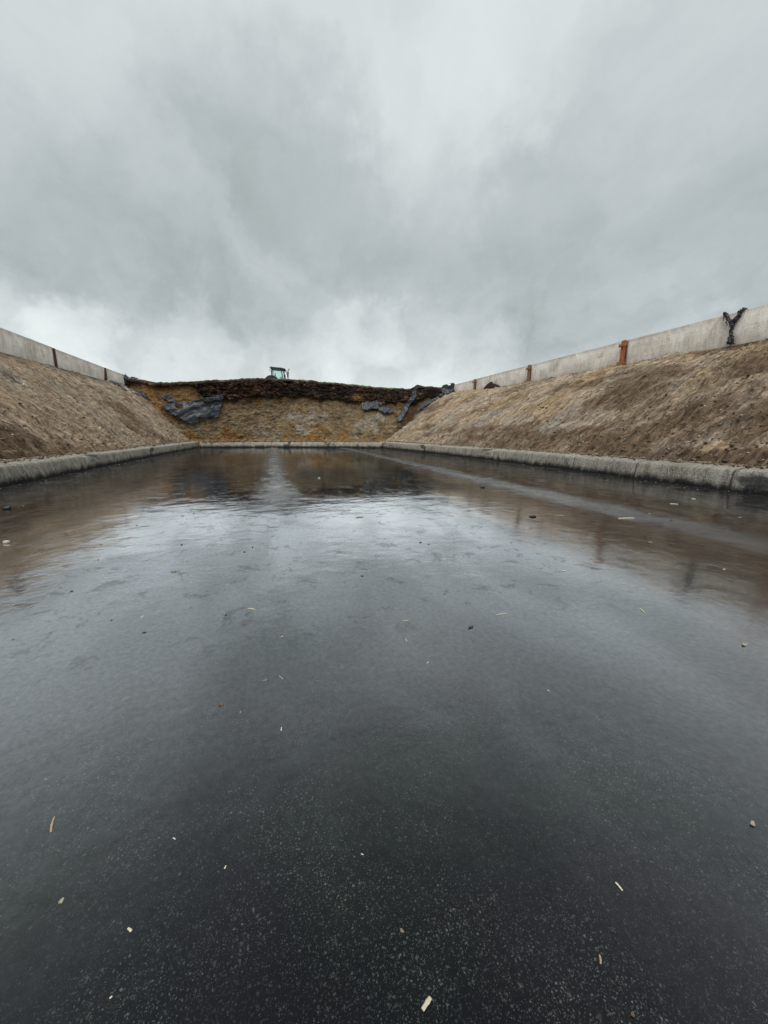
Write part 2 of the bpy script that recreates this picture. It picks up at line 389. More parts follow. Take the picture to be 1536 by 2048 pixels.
def mat_panel():
    m, b = newmat('wall_concrete'); p = pos()
    drip = noise(mapping(p, (1, 3.2, .5)), 1.5, 6, .65)
    board = noise(mapping(p, (.5, .35, 8)), 1.5, 5, .6)
    blot = noise(p, .8, 5, .62, .5)
    gr = noise(p, 18, 5, .7)
    f = mth('ADD', mth('ADD', mth('MULTIPLY', drip, .22), mth('MULTIPLY', board, .10)), mth('ADD', mth('MULTIPLY', blot, .36), mth('MULTIPLY', gr, .32)))
    col = rampc(f, [(.38, (.30, .25, .21)), (.46, (.54, .48, .42)), (.53, (.70, .65, .585)), (.62, (.86, .82, .76))])
    s = nd('ShaderNodeSeparateXYZ'); L(p, s.inputs[0])
    band = mapr(mth('ADD', s.outputs[2], mth('MULTIPLY', mth('SUBTRACT', drip, .5), .9)), 6.70, 7.05, 0, .65)
    col = mixcol(band, col, (.27, .245, .215))
    rust = mapr(noise(mapping(p, (1, 1, .8)), .62, 5, .65, .8), .57, .66, 0, .42)
    col = mixcol(rust, col, (.34, .235, .155))
    chip = mth('MULTIPLY', mapr(noise(mapping(p, (1, 11, 1.2)), 1.3, 3, .5), .66, .70, 0, .7), mapr(s.outputs[2], 6.72, 6.85, 0, 1))
    col = mixcol(chip, col, (.72, .68, .62))
    L(col, b.inputs['Base Color']); b.inputs['Roughness'].default_value = .88; b.inputs['Specular IOR Level'].default_value = .2
    L(bump(f, .5, .04), b.inputs['Normal'])
    return m

def mat_rust(name, a, c):
    m, b = newmat(name); p = pos()
    n = noise(mapping(p, (1, 1, .5)), 9, 6, .7)
    L(rampc(n, [(.35, a), (.65, c)]), b.inputs['Base Color']); b.inputs['Roughness'].default_value = .85
    L(bump(noise(p, 50, 4), .4, .01), b.inputs['Normal'])
    return m

def mat_plastic():
    m, b = newmat('black_plastic_film'); p = pos()
    n = noise(mapping(p, (1, 1, 2), (0, R(35), 0)), 1.6, 5, .6, .8)
    L(rampc(n, [(.40, (.012, .015, .020)), (.60, (.026, .033, .045)), (.78, (.07, .08, .10))]), b.inputs['Base Color'])
    b.inputs['Roughness'].default_value = .42; b.inputs['Specular IOR Level'].default_value = .5
    L(bump(noise(mapping(p, (1, 1, 2.6), (0, R(35), 0)), 2.2, 2, .4, 1.0), .35, .06), b.inputs['Normal'])
    return m

M_FLOOR, M_BANK, M_FACE, M_KERB, M_PANEL = mat_floor(), mat_bank(), mat_face(), mat_kerb(), mat_panel()
M_RUST = mat_rust('rusty_steel', (.24, .075, .026), (.46, .18, .065))
M_RUST2 = mat_rust('dull_rust', (.15, .075, .035), (.33, .20, .10))
M_RUST3 = mat_rust('dark_red_rust', (.055, .016, .012), (.13, .045, .032))
M_PLAS = mat_plastic()

# ------------------------------------------------------------------ terrain shapes
BK_L = [(-60, -7.9), (5, -7.8), (13.8, -7.76), (28, -7.62), (43.4, -7.25), (90, -7.0)]
BK_R = [(-60, 11.9), (9, 11.95), (15, 12.15), (24, 11.65), (31, 11.05), (37.4, 10.35), (90, 9.5)]
def kx(tab, y): return np.interp(y, [t[0] for t in tab], [t[1] for t in tab])
def kxl(y): return (kx(BK_L, np.asarray(y)-2)+kx(BK_L, y)+kx(BK_L, np.asarray(y)+2))/3
def kxr(y): return (kx(BK_R, np.asarray(y)-2)+kx(BK_R, y)+kx(BK_R, np.asarray(y)+2))/3
WL, WR = -13.6, 20.9
KZ = .66
def top_z(side, y):
    return np.interp(y, [0, 27, 44, 60], [5.55, 5.72, 5.95, 6.1]) if side < 0 else np.interp(y, [0, 12, 29, 44, 60], [5.5, 5.52, 5.62, 6.05, 6.2])
def base_y(x): return np.interp(x, [-14, -7, -2.3, 3.9, 9.7, 21.5], [43.3, 43.35, 42.9, 40.75, 38.0, 37.0])+.55
def crest_y(x): return np.interp(x, [-14, 0, 21.5], [45.2, 44.6, 44.6])
CRX = [-14.5, -12.6, -10.96, -9.0, -6.56, -4.26, -1.9, .56, 3.1, 5.2, 8.4, 11.7, 14.6, 16.2, 17.4, 19.3, 21.5]
CRZ = [6.75, 6.62, 6.30, 6.42, 6.63, 6.82, 6.98, 7.10, 7.06, 6.92, 6.75, 6.52, 6.40, 6.42, 6.65, 6.72, 6.6]
def crest_z(x): return np.interp(x, CRX, CRZ)+.10
def face_y(x, z):
    t = np.clip(np.asarray(z)/6.9, 0, 1.1)
    return base_y(x)+(crest_y(x)-base_y(x))*t
def bank_z(side, x, y):
    k = kxl(y)-.95 if side < 0 else kxr(y)+.95
    w = WL if side < 0 else WR
    t = np.clip((np.asarray(x)-k)/(w-k), 0, 1)
    tz = top_z(side, y)
    prof = t*(1+.10*np.sin(np.pi*t)) if side < 0 else t*(1+.16*np.sin(np.pi*t))
    return KZ+.03+(tz-KZ-.03)*prof

def cast(u, v):
    """nearest hit of photo rays with the smooth banks and silage face (arrays)"""
    q = ray(u, v); q = q/q[..., 1:2]
    Y = np.full(q.shape[:-1], 12.0); done = np.zeros_like(Y, bool)
    for i in range(1400):
        Px, Pz = q[..., 0]*Y, EYE+q[..., 2]*Y
        hit = Y >= face_y(Px, Pz)
        hit |= (Px < kxl(Y)-.95) & (Pz < bank_z(-1, Px, Y))
        hit |= (Px > kxr(Y)+.95) & (Pz < bank_z(1, Px, Y))
        done |= hit
        if done.all(): break
        Y = np.where(done, Y, Y+.025)
    return np.stack([q[..., 0]*Y, Y, EYE+q[..., 2]*Y], -1)

# --- far ground
def mat_ground():
    m, b = newmat('field_ground'); p = pos()
    L(rampc(noise(p, .15, 8, .7), [(.35, (.035, .045, .018)), (.65, (.085, .09, .04))]), b.inputs['Base Color']); b.inputs['Roughness'].default_value = .95
    return m
g = MB(); v = [g.bm.verts.new(c) for c in ((-3000, -3000, -.3), (3000, -3000, -.3), (3000, 3000, -.3), (-3000, 3000, -.3))]; g.bm.faces.new(v)
tag(g.build('ground', mat_ground()), kind='structure')

# --- wet asphalt floor, very slightly uneven
xs = np.linspace(-9.2, 14.0, 117); ys = np.concatenate([np.linspace(-30, 0, 40, endpoint=False), np.linspace(0, 46, 231)])
XX, YY = np.meshgrid(xs, ys)
ZZ = .004*fbm(XX*.4, YY*.4, 0, 3, seed=4)
tag(link('asphalt_floor', grid_mesh('asphalt_floor', np.stack([XX, YY, ZZ], -1)), M_FLOOR), kind='structure')

# --- banks
def make_bank(side):
    ys = [-25.0]
    while ys[-1] < 52: ys.append(ys[-1]+max(.05, min(.3, abs(ys[-1])*.0045+.02)) if ys[-1] > 3 else ys[-1]+.3)
    ys = np.array(ys)
    ts = np.concatenate([np.linspace(-.03, 1, 190), 1+np.linspace(.02, 1, 20)[0:]*.001])[:190]
    TT, YY = np.meshgrid(ts, ys)
    k = (kxl(YY)-.95) if side < 0 else (kxr(YY)+.95)
    w = WL if side < 0 else WR
    w2 = w+(.0 if side < 0 else .0)
    XX = k+(w2-k)*TT
    ZZ = bank_z(side, XX, YY)
    ZZ = np.where(TT < 0, KZ-.12, ZZ)
    slen = np.abs(w-k)*1.25
    S = (1-TT)*slen                                  # distance down the slope
    skew = -.42 if side < 0 else -.22
    A = YY+S*skew                                     # streaks lean away from the fall line
    sd_ = 11 if side < 0 else 31
    big = fbm(A*.35, S*.12, 0, 3, seed=sd_)
    streak = fbm(A*2.2, S*.38, 0, 4, .58, seed=sd_+5, ridged=True)
    st2 = fbm(A*6.0, S*1.1, 0, 3, .6, seed=sd_+9)
    lump = fbm(A*2.6, S*2.4, 0, 5, .6, seed=sd_+13)
    fine = fbm(YY*9, S*9, 0, 3, .6, seed=sd_+23)
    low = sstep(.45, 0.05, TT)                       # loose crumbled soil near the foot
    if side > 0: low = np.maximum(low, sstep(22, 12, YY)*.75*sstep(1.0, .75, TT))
    env = sstep(0, .04, TT)*sstep(1.0, .97, TT)
    D = env*(.16*big + .17*streak*(1-.55*low) + .10*st2 + .15*lump*(.35+low) + .05*fine*(.4+low))
    nx, nz = (.62, .78) if side < 0 else (-.47, .88)
    XX = XX+D*nx; ZZ = ZZ+D*nz
    # colours: grey-tan crust, ochre patches, dark damp soil
    def mixa(a, b, f): return a+(b-a)*f[..., None]
    c = np.ones(XX.shape+(3,))*np.array([.300, .236, .172])
    c = mixa(c, np.array([.255, .218, .175]), sstep(.0, .4, fbm(A*.5+3, S*.25, 0, 3, seed=sd_+31)))
    c = mixa(c, np.array([.31, .215, .115]), sstep(.08, .5, fbm(A*.35+9, S*.22+2, 0, 4, seed=sd_+37))*(.75 if side > 0 else .35))
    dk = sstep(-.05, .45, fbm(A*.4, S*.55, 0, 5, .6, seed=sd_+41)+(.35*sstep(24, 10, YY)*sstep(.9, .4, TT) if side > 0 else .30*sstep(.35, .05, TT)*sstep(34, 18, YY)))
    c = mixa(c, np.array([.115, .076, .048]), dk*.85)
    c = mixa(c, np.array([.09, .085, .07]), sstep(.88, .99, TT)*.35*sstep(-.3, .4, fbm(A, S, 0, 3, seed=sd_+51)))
    c = c*(1.14+.42*streak[..., None])
    uv = np.stack([A, S], -1)
    P = np.stack([XX, YY, ZZ], -1)
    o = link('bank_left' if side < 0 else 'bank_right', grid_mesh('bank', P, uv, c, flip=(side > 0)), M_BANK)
    tag(o, kind='structure')
    # outer shoulder behind the wall, falling to the field
    ys2 = np.linspace(-25, 95, 121)
    prof = [(-.02, -.12), (.9, -.1), (2.5, -.3), (5, -2.2), (9, -5.0), (12, -6.4)]
    P2 = np.array([[(w+(-1 if side < 0 else 1)*(a+.0), yy, (float(top_z(side, yy))+b if a < 11 else -.4)+(.12*float(vn(a*.7, yy*.5, 0, 77)) if a > 2 else 0)) for a, b in prof] for yy in ys2])
    c2 = np.ones(P2.shape)*np.array([.10, .095, .05])
    uv2 = P2[..., :2].copy()
    o2 = link('embankment', grid_mesh('embankment', P2, uv2, c2, flip=(side < 0)), M_BANK); tag(o2, kind='structure')
    return P, TT
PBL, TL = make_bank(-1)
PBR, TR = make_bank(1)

# --- silage clamp: cut face, rounded crest and the long flat top behind it
def make_silage():
    xs = np.arange(-14.2, 21.6, .06)
    K, KT = 128, 40
    zt = np.linspace(0, 1, K)
    XX, TT = np.meshgrid(xs, zt)
    CZ = crest_z(XX)+.11*fbm(XX*1.3, 0, 0, 5, .6, seed=61)
    ZZ = TT*CZ
    YY = face_y(XX, ZZ)
    wob = fbm(XX*.6, 0.0, 0, 4, .6, seed=70)*.20+fbm(XX*1.6, ZZ*2.2, 0, 4, .6, seed=68)*.22*sstep(-8, -5, XX)+sstep(9, 15, XX)*.5*np.abs(fbm(XX*.9, ZZ*.5, 0, 3, seed=69))
    lay = np.interp(XX, [-14, -7.4, -6.3, 10, 13, 21], [.42, .62, 2.1, 2.0, 1.7, 1.1])+wob   # thickness of the dark weathered layer
    dep = CZ-ZZ
    over = sstep(lay+.05, lay-.10, dep)              # 1 inside the upper layer
    n1 = fbm(XX*.8, ZZ*1.2, 0, 4, .6, seed=71)
    n2 = fbm(XX*1.3+ZZ*.4, ZZ*2.6, 0, 5, .68, seed=75, ridged=True)
    n3 = fbm(XX*5, ZZ*6, 0, 4, .65, seed=79)
    tatter = fbm(XX*1.5, ZZ*2.8+fbm(XX*.8, ZZ, 0, 3, seed=80)*1.6, 0, 6, .68, seed=83)
    D = over*(.38*sstep(0, .6, lay)+.30*n2+.30*tatter+.14*n3)+(1-over)*(.22*n1+.10*n2+.11*n3)
    rnd_ = sstep(.32, 0.0, dep)                      # rounded crest
    YY = YY-D*(1-.5*rnd_)+rnd_*.55
    # foot spill
    YY = YY-sstep(.9, .45, ZZ)*(.22+.12*n1)
    ZZ = ZZ+.05*n3*sstep(.0, .2, TT)
    def mixa(a, b, f): return a+(b-a)*f[..., None]
    c = np.ones(XX.shape+(3,))*np.array([.200, .148, .088])
    f = fbm(XX*.45+5, ZZ*.6, 0, 4, .55, seed=91)
    c = mixa(c, np.array([.215, .122, .045]), sstep(-.05, .35, f+.25*sstep(2.6, .9, ZZ)-.12))
    c = mixa(c, np.array([.27, .25, .21]), sstep(.1, .45, fbm(XX*.7, ZZ*1.0+7, 0, 5, .6, seed=95))*.75)
    c = mixa(c, np.array([.25, .155, .060]), sstep(.6, .0, np.abs(dep-lay-.35))*sstep(-.1, .3, fbm(XX*.5, ZZ*.8, 0, 3, seed=97))*.8)
    c = mixa(c, np.array([.06, .045, .026]), sstep(.05, .45, fbm(XX*.9, ZZ*1.5, 0, 5, .65, seed=99))*.45)
    # slanting dark brown streak at the right corner
    gx = 13.2+(ZZ-1.5)*.75
    c = mixa(c, np.array([.045, .026, .014]), sstep(1.3, .3, np.abs(XX-gx+.4*n1))*.85)
    # left part is fresh ochre under a thin cap
    c = mixa(c, np.array([.26, .150, .062])*1.0, sstep(-4.6, -6.0, XX+.6*n1)*sstep(2.6, 3.6, ZZ+.4*n1)*(.6+.4*sstep(-.3, .3, f)))
    c = c*.88
    stn = sstep(1.3, .0, dep-lay+.9*fbm(XX*2.2, ZZ*.5, 0, 4, .6, seed=120))*sstep(-7, -3, XX)
    c = mixa(c, np.array([.060, .036, .018]), np.clip(stn*(.45+.5*sstep(5, 12, XX)), 0, 1))
    dark = np.array([.013, .009, .007])
    up = mixa(np.ones(XX.shape+(3,))*dark, np.array([.055, .030, .018]), sstep(-.05, .4, tatter+.3*n3))
    up = mixa(up, np.array([.19, .115, .075]), sstep(.28, .5, fbm(XX*1.5, ZZ*3.4, 0, 5, .7, seed=103))*.7)
    up = mixa(up, np.array([.20, .11, .04]), sstep(.9, .1, np.abs(XX-9.2))*sstep(1.1, 1.5, dep)*.55)
    c = mixa(c, np.zeros(3), over*0)+0
    c = c*(1-over[..., None])+up*over[..., None]
    c = mixa(c, np.array([.13, .15, .085]), sstep(.20, .06, dep)*sstep(-.45, .2, fbm(XX*2.0, 0, 0, 4, .6, seed=107))*(.35+.65*sstep(-1, 3, XX))*sstep(17, 14, XX))
    # top sheet going back
    vv = np.linspace(0, 1, KT+1)[1:]**1.6
    rows, cr = [], []
    y0, z0 = YY[-1], ZZ[-1]; x0 = XX[-1]
    for v_ in vv:
        yy = y0+(88-y0)*v_
        zz = z0+(np.interp(yy, [44, 50, 60, 75, 88], [0, .15, .28, .1, -1.2]))+ (7.05-z0)*sstep(46, 56, yy)*.9 +.10*fbm(x0*.5, yy*.5, 0, 4, seed=111)*(1-0)
        rows.append(np.stack([x0, yy, zz], -1)); 
        n = fbm(x0*.8, yy*.8, 0, 4, seed=115)
        cc = np.ones((len(x0), 3))*np.array([.09, .10, .055]); cc = cc+(np.array([.16, .14, .11])-cc)*sstep(-.1, .4, n)[:, None]
        cr.append(cc)
    yy = np.full(len(x0), 90.0); rows.append(np.stack([x0, yy, np.full(len(x0), -.4)], -1)); cr.append(cr[-1])
    P = np.concatenate([np.stack([XX, YY, ZZ], -1), np.array(rows)], 0)
    C = np.concatenate([c, np.array(cr)], 0)
    o = link('silage_heap', grid_mesh('silage_heap', P, P[..., :2], C, flip=False), M_FACE)
    tag(o, 'silage heap with a cut brown face and ragged black top layer closing the far end', 'silage heap')
    return P
PS = make_silage()

# --- kerbs
def make_kerb(path, label, height=KZ, seed=1, inner=1):
    # path: list of (x, y); cross-section leans back outwards
    pts = [Vector((x, y, 0)) for x, y in path]
    cum = [0]
    for a, b in zip(pts, pts[1:]): cum.append(cum[-1]+(b-a).length)
    tot = cum[-1]; n = int(tot/.07)
    t = np.linspace(0, tot, n)
    px, py = np.interp(t, cum, [p.x for p in pts]), np.interp(t, cum, [p.y for p in pts])
    ker = np.ones(31)/31
    pxs = np.convolve(np.pad(px, 15, 'edge'), ker, 'valid'); pys = np.convolve(np.pad(py, 15, 'edge'), ker, 'valid')
    dx, dy = np.gradient(pxs), np.gradient(pys); l = np.hypot(dx, dy); nx, ny = dy/l*inner, -dx/l*inner   # outward
    prof = np.array([(0, -.05), (.004, .05), (.015, .13), (.03, .22), (.048, .32), (.066, .42), (.085, .50), (.105, .545), (.135, .572), (.19, .588), (.30, .602), (.46, .622), (.70, .645), (.95, .665), (1.08, .62), (1.2, .3)])
    o_, z_ = prof[:, 0], prof[:, 1]*height/.66
    T, O = np.meshgrid(t, o_, indexing='ij'); Z = np.broadcast_to(z_, T.shape).copy()
    arc = np.cumsum(np.r_[0, np.hypot(np.diff(o_), np.diff(z_))]); A = np.broadcast_to(arc, T.shape)
    d = .03*fbm(T*.3, A*.8, 0, 3, seed=seed)+.010*fbm(T*7, A*7, 0, 4, .6, seed=seed+7)
    O = O+d; Z = Z+d*.5*(Z > .05)
    gap = np.abs((T/3.0) % 1-.5)*2 < .03            # narrow joints between poured lengths
    O = O+gap*.045*(A < .75); Z = Z-gap*.02*(Z > .5)
    P = np.stack([pxs[:, None]+nx[:, None]*O, pys[:, None]+ny[:, None]*O, Z], -1)
    o = link('concrete_kerb', grid_mesh('concrete_kerb', P, np.stack([T, A], -1), flip=(inner < 0)), M_KERB)
    return tag(o, label, 'kerb', 'concrete kerbs round the floor')
ysl = np.arange(-24, 44.4, 2.0)
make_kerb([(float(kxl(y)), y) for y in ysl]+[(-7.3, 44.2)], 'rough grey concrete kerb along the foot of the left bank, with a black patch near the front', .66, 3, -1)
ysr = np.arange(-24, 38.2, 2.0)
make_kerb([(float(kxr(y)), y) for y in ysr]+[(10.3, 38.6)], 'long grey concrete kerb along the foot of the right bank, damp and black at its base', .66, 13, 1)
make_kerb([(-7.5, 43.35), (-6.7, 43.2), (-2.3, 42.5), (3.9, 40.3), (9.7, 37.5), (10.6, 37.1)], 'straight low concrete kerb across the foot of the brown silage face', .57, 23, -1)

# --- side walls: concrete panels between steel posts
def make_wall(side, posts, zt, label, pm, seed):
    w = WL if side < 0 else WR
    out = -1 if side < 0 else 1
    root = empty('concrete_wall', (w, 0, 0)); tag(root, label, 'wall')
    for i, (a, b) in enumerate(zip(posts, posts[1:])):
        ga, gb = a+(.16 if side > 0 else .14), b-(.16 if side > 0 else .14)
        n = max(8, int((gb-ga)/.15)); yy = np.linspace(ga, gb, n)
        tops = zt+.012*fbm(yy*3, 0, 0, 4, .7, seed=seed+i)+(i % 3-1)*.012
        P = np.array([[(0, y, 4.6), (0, y, 5.8), (0, y, t-.015), (out*.015, y, t), (out*.16, y, t), (out*.175, y, t-.015), (out*.175, y, 4.6)] for y, t in zip(yy, tops)])
        me = grid_mesh('panel', P, flip=(side > 0))
        bm = bmesh.new(); bm.from_mesh(me); bmesh.ops.holes_fill(bm, edges=[e for e in bm.edges if e.is_boundary], sides=0)
        bmesh.ops.recalc_face_normals(bm, faces=bm.faces[:]); bm.to_mesh(me); bm.free()
        link('panel', me, M_PANEL, root, smooth=False)
    for y in posts:
        mat = pm(y); mb = MB(); s_ = -out
        if side > 0:
            mb.box((s_*.075-.02, y, 5.95), (.03, .34, 2.12), bev=.004)      # front flange
            mb.box((out*.06, y, 5.94), (.22, .03, 2.10))
            mb.box((out*.19, y, 5.95), (.03, .34, 2.12), bev=.004)
            p = mb.build('post', mat, root)
            for z in (5.68, 6.72):
                bk = MB(); bk.box((s_*.13-.02, y, z), (.09, .60, .13), bev=.02)
                bk.box((s_*.19-.02, y-.19, z), (.05, .09, .20), bev=.01); bk.box((s_*.19-.02, y+.19, z), (.05, .09, .20), bev=.01)
                bk.build('clamp', mat, p)
        else:
            mb.box((s_*.03, y, 5.9), (.03, .26, 2.16), bev=.004); mb.box((out*.08, y, 5.88), (.20, .03, 2.1)); mb.box((out*.19, y, 5.9), (.03, .26, 2.16))
            mb.build('post', mat, root)
    return root
pl = [-18.0+8.3*i for i in range(0, 13)]
off = 31.95-pl[6]; pl = [p+off for p in pl]
make_wall(-1, pl, 7.0, 'pale concrete panel wall with narrow dark red posts on top of the left bank', lambda y: M_RUST3, 200)
pr = [20.0+9.15*i for i in range(-4, 8)]
def prm(y): return M_RUST if y < 25 else M_RUST2
make_wall(1, pr, 7.0, 'pale stained concrete panel wall with rusty clamped posts on top of the right bank', prm, 240)

# ------------------------------------------------------------------ plastic sheeting
def inpoly(u, v, poly):
    ins = np.zeros(u.shape, bool); n = len(poly)
    for i in range(n):
        x1, y1 = poly[i]; x2, y2 = poly[(i+1) % n]
        c = ((y1 > v) != (y2 > v)) & (u < (x2-x1)*(v-y1)/((y2-y1) or 1e-9)+x1); ins ^= c
    return ins
def sheet(poly, label, depth=.18, seed=1, ragged=1.2, hole=None, fold=(0.4, 1.5), group=None, step=.9):
    us = np.arange(min(p[0] for p in poly)-3, max(p[0] for p in poly)+3, step); vs = np.arange(min(p[1] for p in poly)-3, max(p[1] for p in poly)+3, step)
    UU, VV = np.meshgrid(us, vs)
    P = cast(UU, VV)
    ju = ragged*1.6*vn(UU*.18, VV*.18, 0, seed)+ragged*vn(UU*.45, VV*.45, 0, seed+3); jv = ragged*1.6*vn(UU*.18+40, VV*.18, 0, seed)+ragged*vn(UU*.45+9, VV*.45, 0, seed+3)
    m = inpoly(UU+ju, VV+jv, poly)
    for hp in (hole or []): m &= ~inpoly(UU+ju, VV+jv, hp)
    wx = .5*fbm(P[..., 0]*.8, P[..., 2]*.8, 0, 2, seed=seed+21)
    f = fbm(P[..., 0]*fold[0]+P[..., 2]*.5+wx, P[..., 2]*fold[1]-P[..., 0]*.8+wx, 0, 2, .35, seed=seed+11)*.9+.28*fbm(P[..., 0]*fold[0]*2.2+wx, P[..., 2]*fold[1]*1.5-P[..., 0]*1.3, 0, 2, .4, seed=seed+15, ridged=True)
    f2 = fbm(P[..., 0]*3, P[..., 2]*3, 0, 3, .6, seed=seed+17)
    q = ray(UU, VV); q = q/np.linalg.norm(q, axis=-1, keepdims=True)
    d = (.22+depth*(.6+.8*f)+.02*f2)[..., None]
    nrm_ = np.array([0, -1, .35])/np.linalg.norm([0, -1, .35])
    P2 = P+nrm_*d
    # lie on the real lumpy face, not only on its smooth shape
    ci = np.clip(np.round((P2[..., 0]+14.2)/.06).astype(int), 4, PS.shape[1]-5)
    zr = PS[:118, :, 2]; yr = PS[:118, :, 1]
    for dc in (-4, 0, 4):
        for dr in (-3, 0, 3):
            cj = ci+dc; ri = np.clip(np.round(P2[..., 2]/np.maximum(zr[-1, cj], 1)*117).astype(int)+dr, 0, 117)
            lim = yr[ri, cj]-.05
            P2[..., 1] = np.where((P2[..., 2] < 7.2), np.minimum(P2[..., 1], lim), P2[..., 1])
    me = grid_mesh('plastic_sheet', P2, mask=m)
    o = link('plastic_sheet', me, M_PLAS)
    s = o.modifiers.new('thickness', 'SOLIDIFY'); s.thickness = .025; s.offset = 0
    return tag(o, label, 'plastic sheet', group or 'black plastic sheets on the clamp')

sheet([(322, 812), (352, 806), (378, 806), (400, 802), (425, 796), (449, 793), (447, 806), (438, 837), (420, 840), (401, 839), (398, 848), (384, 851), (370, 846), (352, 836), (336, 824)],
      'large crumpled black plastic sheet hanging on the left side of the silage face', .30, 301, .7, hole=[[(352, 812), (366, 812), (368, 824), (357, 820)]])
sheet([(308, 793), (330, 792), (342, 790), (350, 798), (356, 812), (340, 806), (322, 797)], 'small grey torn plastic flap above the large left sheet', .15, 311, 1.0)
sheet([(240, 770), (262, 778), (280, 782), (303, 798), (301, 801), (276, 792), (252, 784), (236, 774)], 'thin strip of plastic running down the top of the left bank', .12, 321, .8)
sheet([(325, 812), (346, 818), (368, 834), (386, 846), (378, 850), (350, 838), (330, 822)], 'folded dark plastic tail along the foot of the left bank', .22, 331, 1.0)
sheet([(222, 768), (236, 764), (243, 757), (254, 754), (262, 758), (272, 755), (281, 762), (279, 766), (264, 766), (258, 775), (244, 776)], 'bunched black plastic on the bank at the end of the left wall', .42, 341, 1.6, fold=(2.4, 3.4))
sheet([(718, 810), (740, 805), (760, 804), (772, 810), (778, 818), (793, 824), (784, 828), (768, 829), (752, 822), (738, 820), (722, 823)], 'torn grey and black plastic flap halfway up the right side of the face', .26, 351, 1.3,
      hole=[[(757, 811), (771, 811), (770, 816), (758, 816)]])
sheet([(822, 779), (832, 779), (829, 794), (818, 814), (807, 836), (801, 845), (786, 847), (798, 829), (810, 808), (818, 792)], 'long ribbon of black plastic hanging from the crest to the right corner', .12, 361, .6, fold=(3.0, .7))
sheet([(872, 795), (886, 792), (868, 804), (848, 816), (838, 822), (830, 827), (834, 817), (846, 806), (860, 801)], 'narrow plastic strip slanting down the top of the right bank', .14, 371, .8)
sheet([(878, 776), (890, 773), (899, 771), (903, 780), (908, 787), (896, 790), (884, 795), (872, 796), (878, 788)], 'heap of bunched black plastic against the end of the right wall', .45, 381, 1.5, fold=(2.2, 3.0))

# black rag hung over the right wall, Y-shaped
def rag():
    mb = MB(); X0 = WR-.10
    def pt(u, v, k=0.0): p = atx(u, v, X0-k); return p
    def strand(pts, r0, k=0.0, seed=0):
        rr = random.Random(seed); P = [pt(u, v, k) for u, v in pts]
        fine, rads = [], []
        for i, (a, b) in enumerate(zip(P, P[1:])):
            for j in range(4):
                t = j/4; fine.append(a.lerp(b, t)+Vector((rr.uniform(-.03, .03), rr.uniform(-.035, .035), rr.uniform(-.03, .03))))
                w = r0[i]+(r0[i+1]-r0[i])*t; rads.append(w*rr.uniform(.65, 1.35))
        fine.append(P[-1]); rads.append(max(.01, r0[-1]*.6))
        mb.tube(fine, [q*.62 for q in rads], 7)
    S = 0
    for dk, ds in ((.0, 1), (.06, 2), (.03, 3)):
        o1 = (ds-2)*1.2
        strand([(1487+o1*.3, 616), (1483, 621), (1478+o1, 631), (1471+o1, 639), (1466+o1, 645), (1464, 652)], [.06, .07, .11, .13, .12, .10], dk, ds)
        strand([(1464+o1, 645), (1465, 653), (1462+o1, 664), (1461, 672), (1460+o1*1.8, 680), (1460+o1*3.6, 688)], [.11, .10, .07, .09, .11, .08], dk, ds+10)
        strand([(1449+o1*.4, 625), (1453+o1, 633), (1458, 639), (1463, 645)], [.06, .09, .08, .09], dk, ds+20)
    strand([(1450, 626), (1448, 634), (1446, 643)], [.05, .03, .02], .03, 31)
    strand([(1455, 636), (1453, 645), (1452, 655)], [.06, .04, .012], .03, 32)
    strand([(1457, 640), (1459, 648), (1460, 653)], [.05, .03, .012], .05, 33)
    strand([(1481, 621), (1476, 624), (1475, 629)], [.05, .05, .03], .04, 34)
    strand([(1462, 670), (1466, 674), (1467, 678)], [.05, .03, .015], .05, 35)
    strand([(1463, 680), (1467, 686), (1470, 688)], [.06, .05, .03], .02, 36)
    # ends folded over the top of the wall
    for u in (1449, 1487):
        a = atx(u, 625 if u < 1460 else 616, X0); a.z = 6.98
        mb.tube([a, a+Vector((.08, 0, .07)), a+Vector((.22, .02, .06)), a+Vector((.34, 0, -.12))], [.06, .05, .05, .03], 7)
    o = mb.build('plastic_rag', simple('black_rag', (.010, .012, .014), .45, var=.4), smooth=False)
    tag(o, 'twisted black plastic rag hanging in a Y shape over the pale right wall', 'plastic rag')
rag()

# dark lump of soil lying against the right wall
def mound(name, center, size, mat, label, cat, seed):
    n, k = 40, 12; th = np.linspace(0, 2*np.pi, n+1); rr = np.linspace(0, 1, k)
    T, Rr = np.meshgrid(th, rr)
    x = np.cos(T)*Rr*size[0]; y = np.sin(T)*Rr*size[1]
    z = (1-Rr**2)*size[2]*(1+.5*fbm(x*3, y*1.5, 0, 3, seed=seed))+.05*fbm(x*7, y*7, 0, 3, seed=seed+3)-.08*Rr
    z[:, -1] = z[:, 0]
    P = np.stack([x+center[0], y+center[1], z+center[2]], -1)
    return tag(link(name, grid_mesh(name, P), mat), label, cat)
M_DSOIL = simple('dark_soil', (.030, .022, .015), .9, var=.5, scale=8, bs=.8, spec=.15)
a_ = atx(978, 776, 20.55); 
mound('soil_heap', (20.62, a_.y-.2, 5.78), (.26, 1.6, .42), M_DSOIL, 'small dark soil heap against the foot of the right wall between two posts', 'soil heap', 401)
mound('soil_heap', (16.9, 44.4, 6.62), (1.0, .8, .32), M_DSOIL, 'dark lump of soil on the crest just right of the plastic ribbon', 'soil heap', 411)

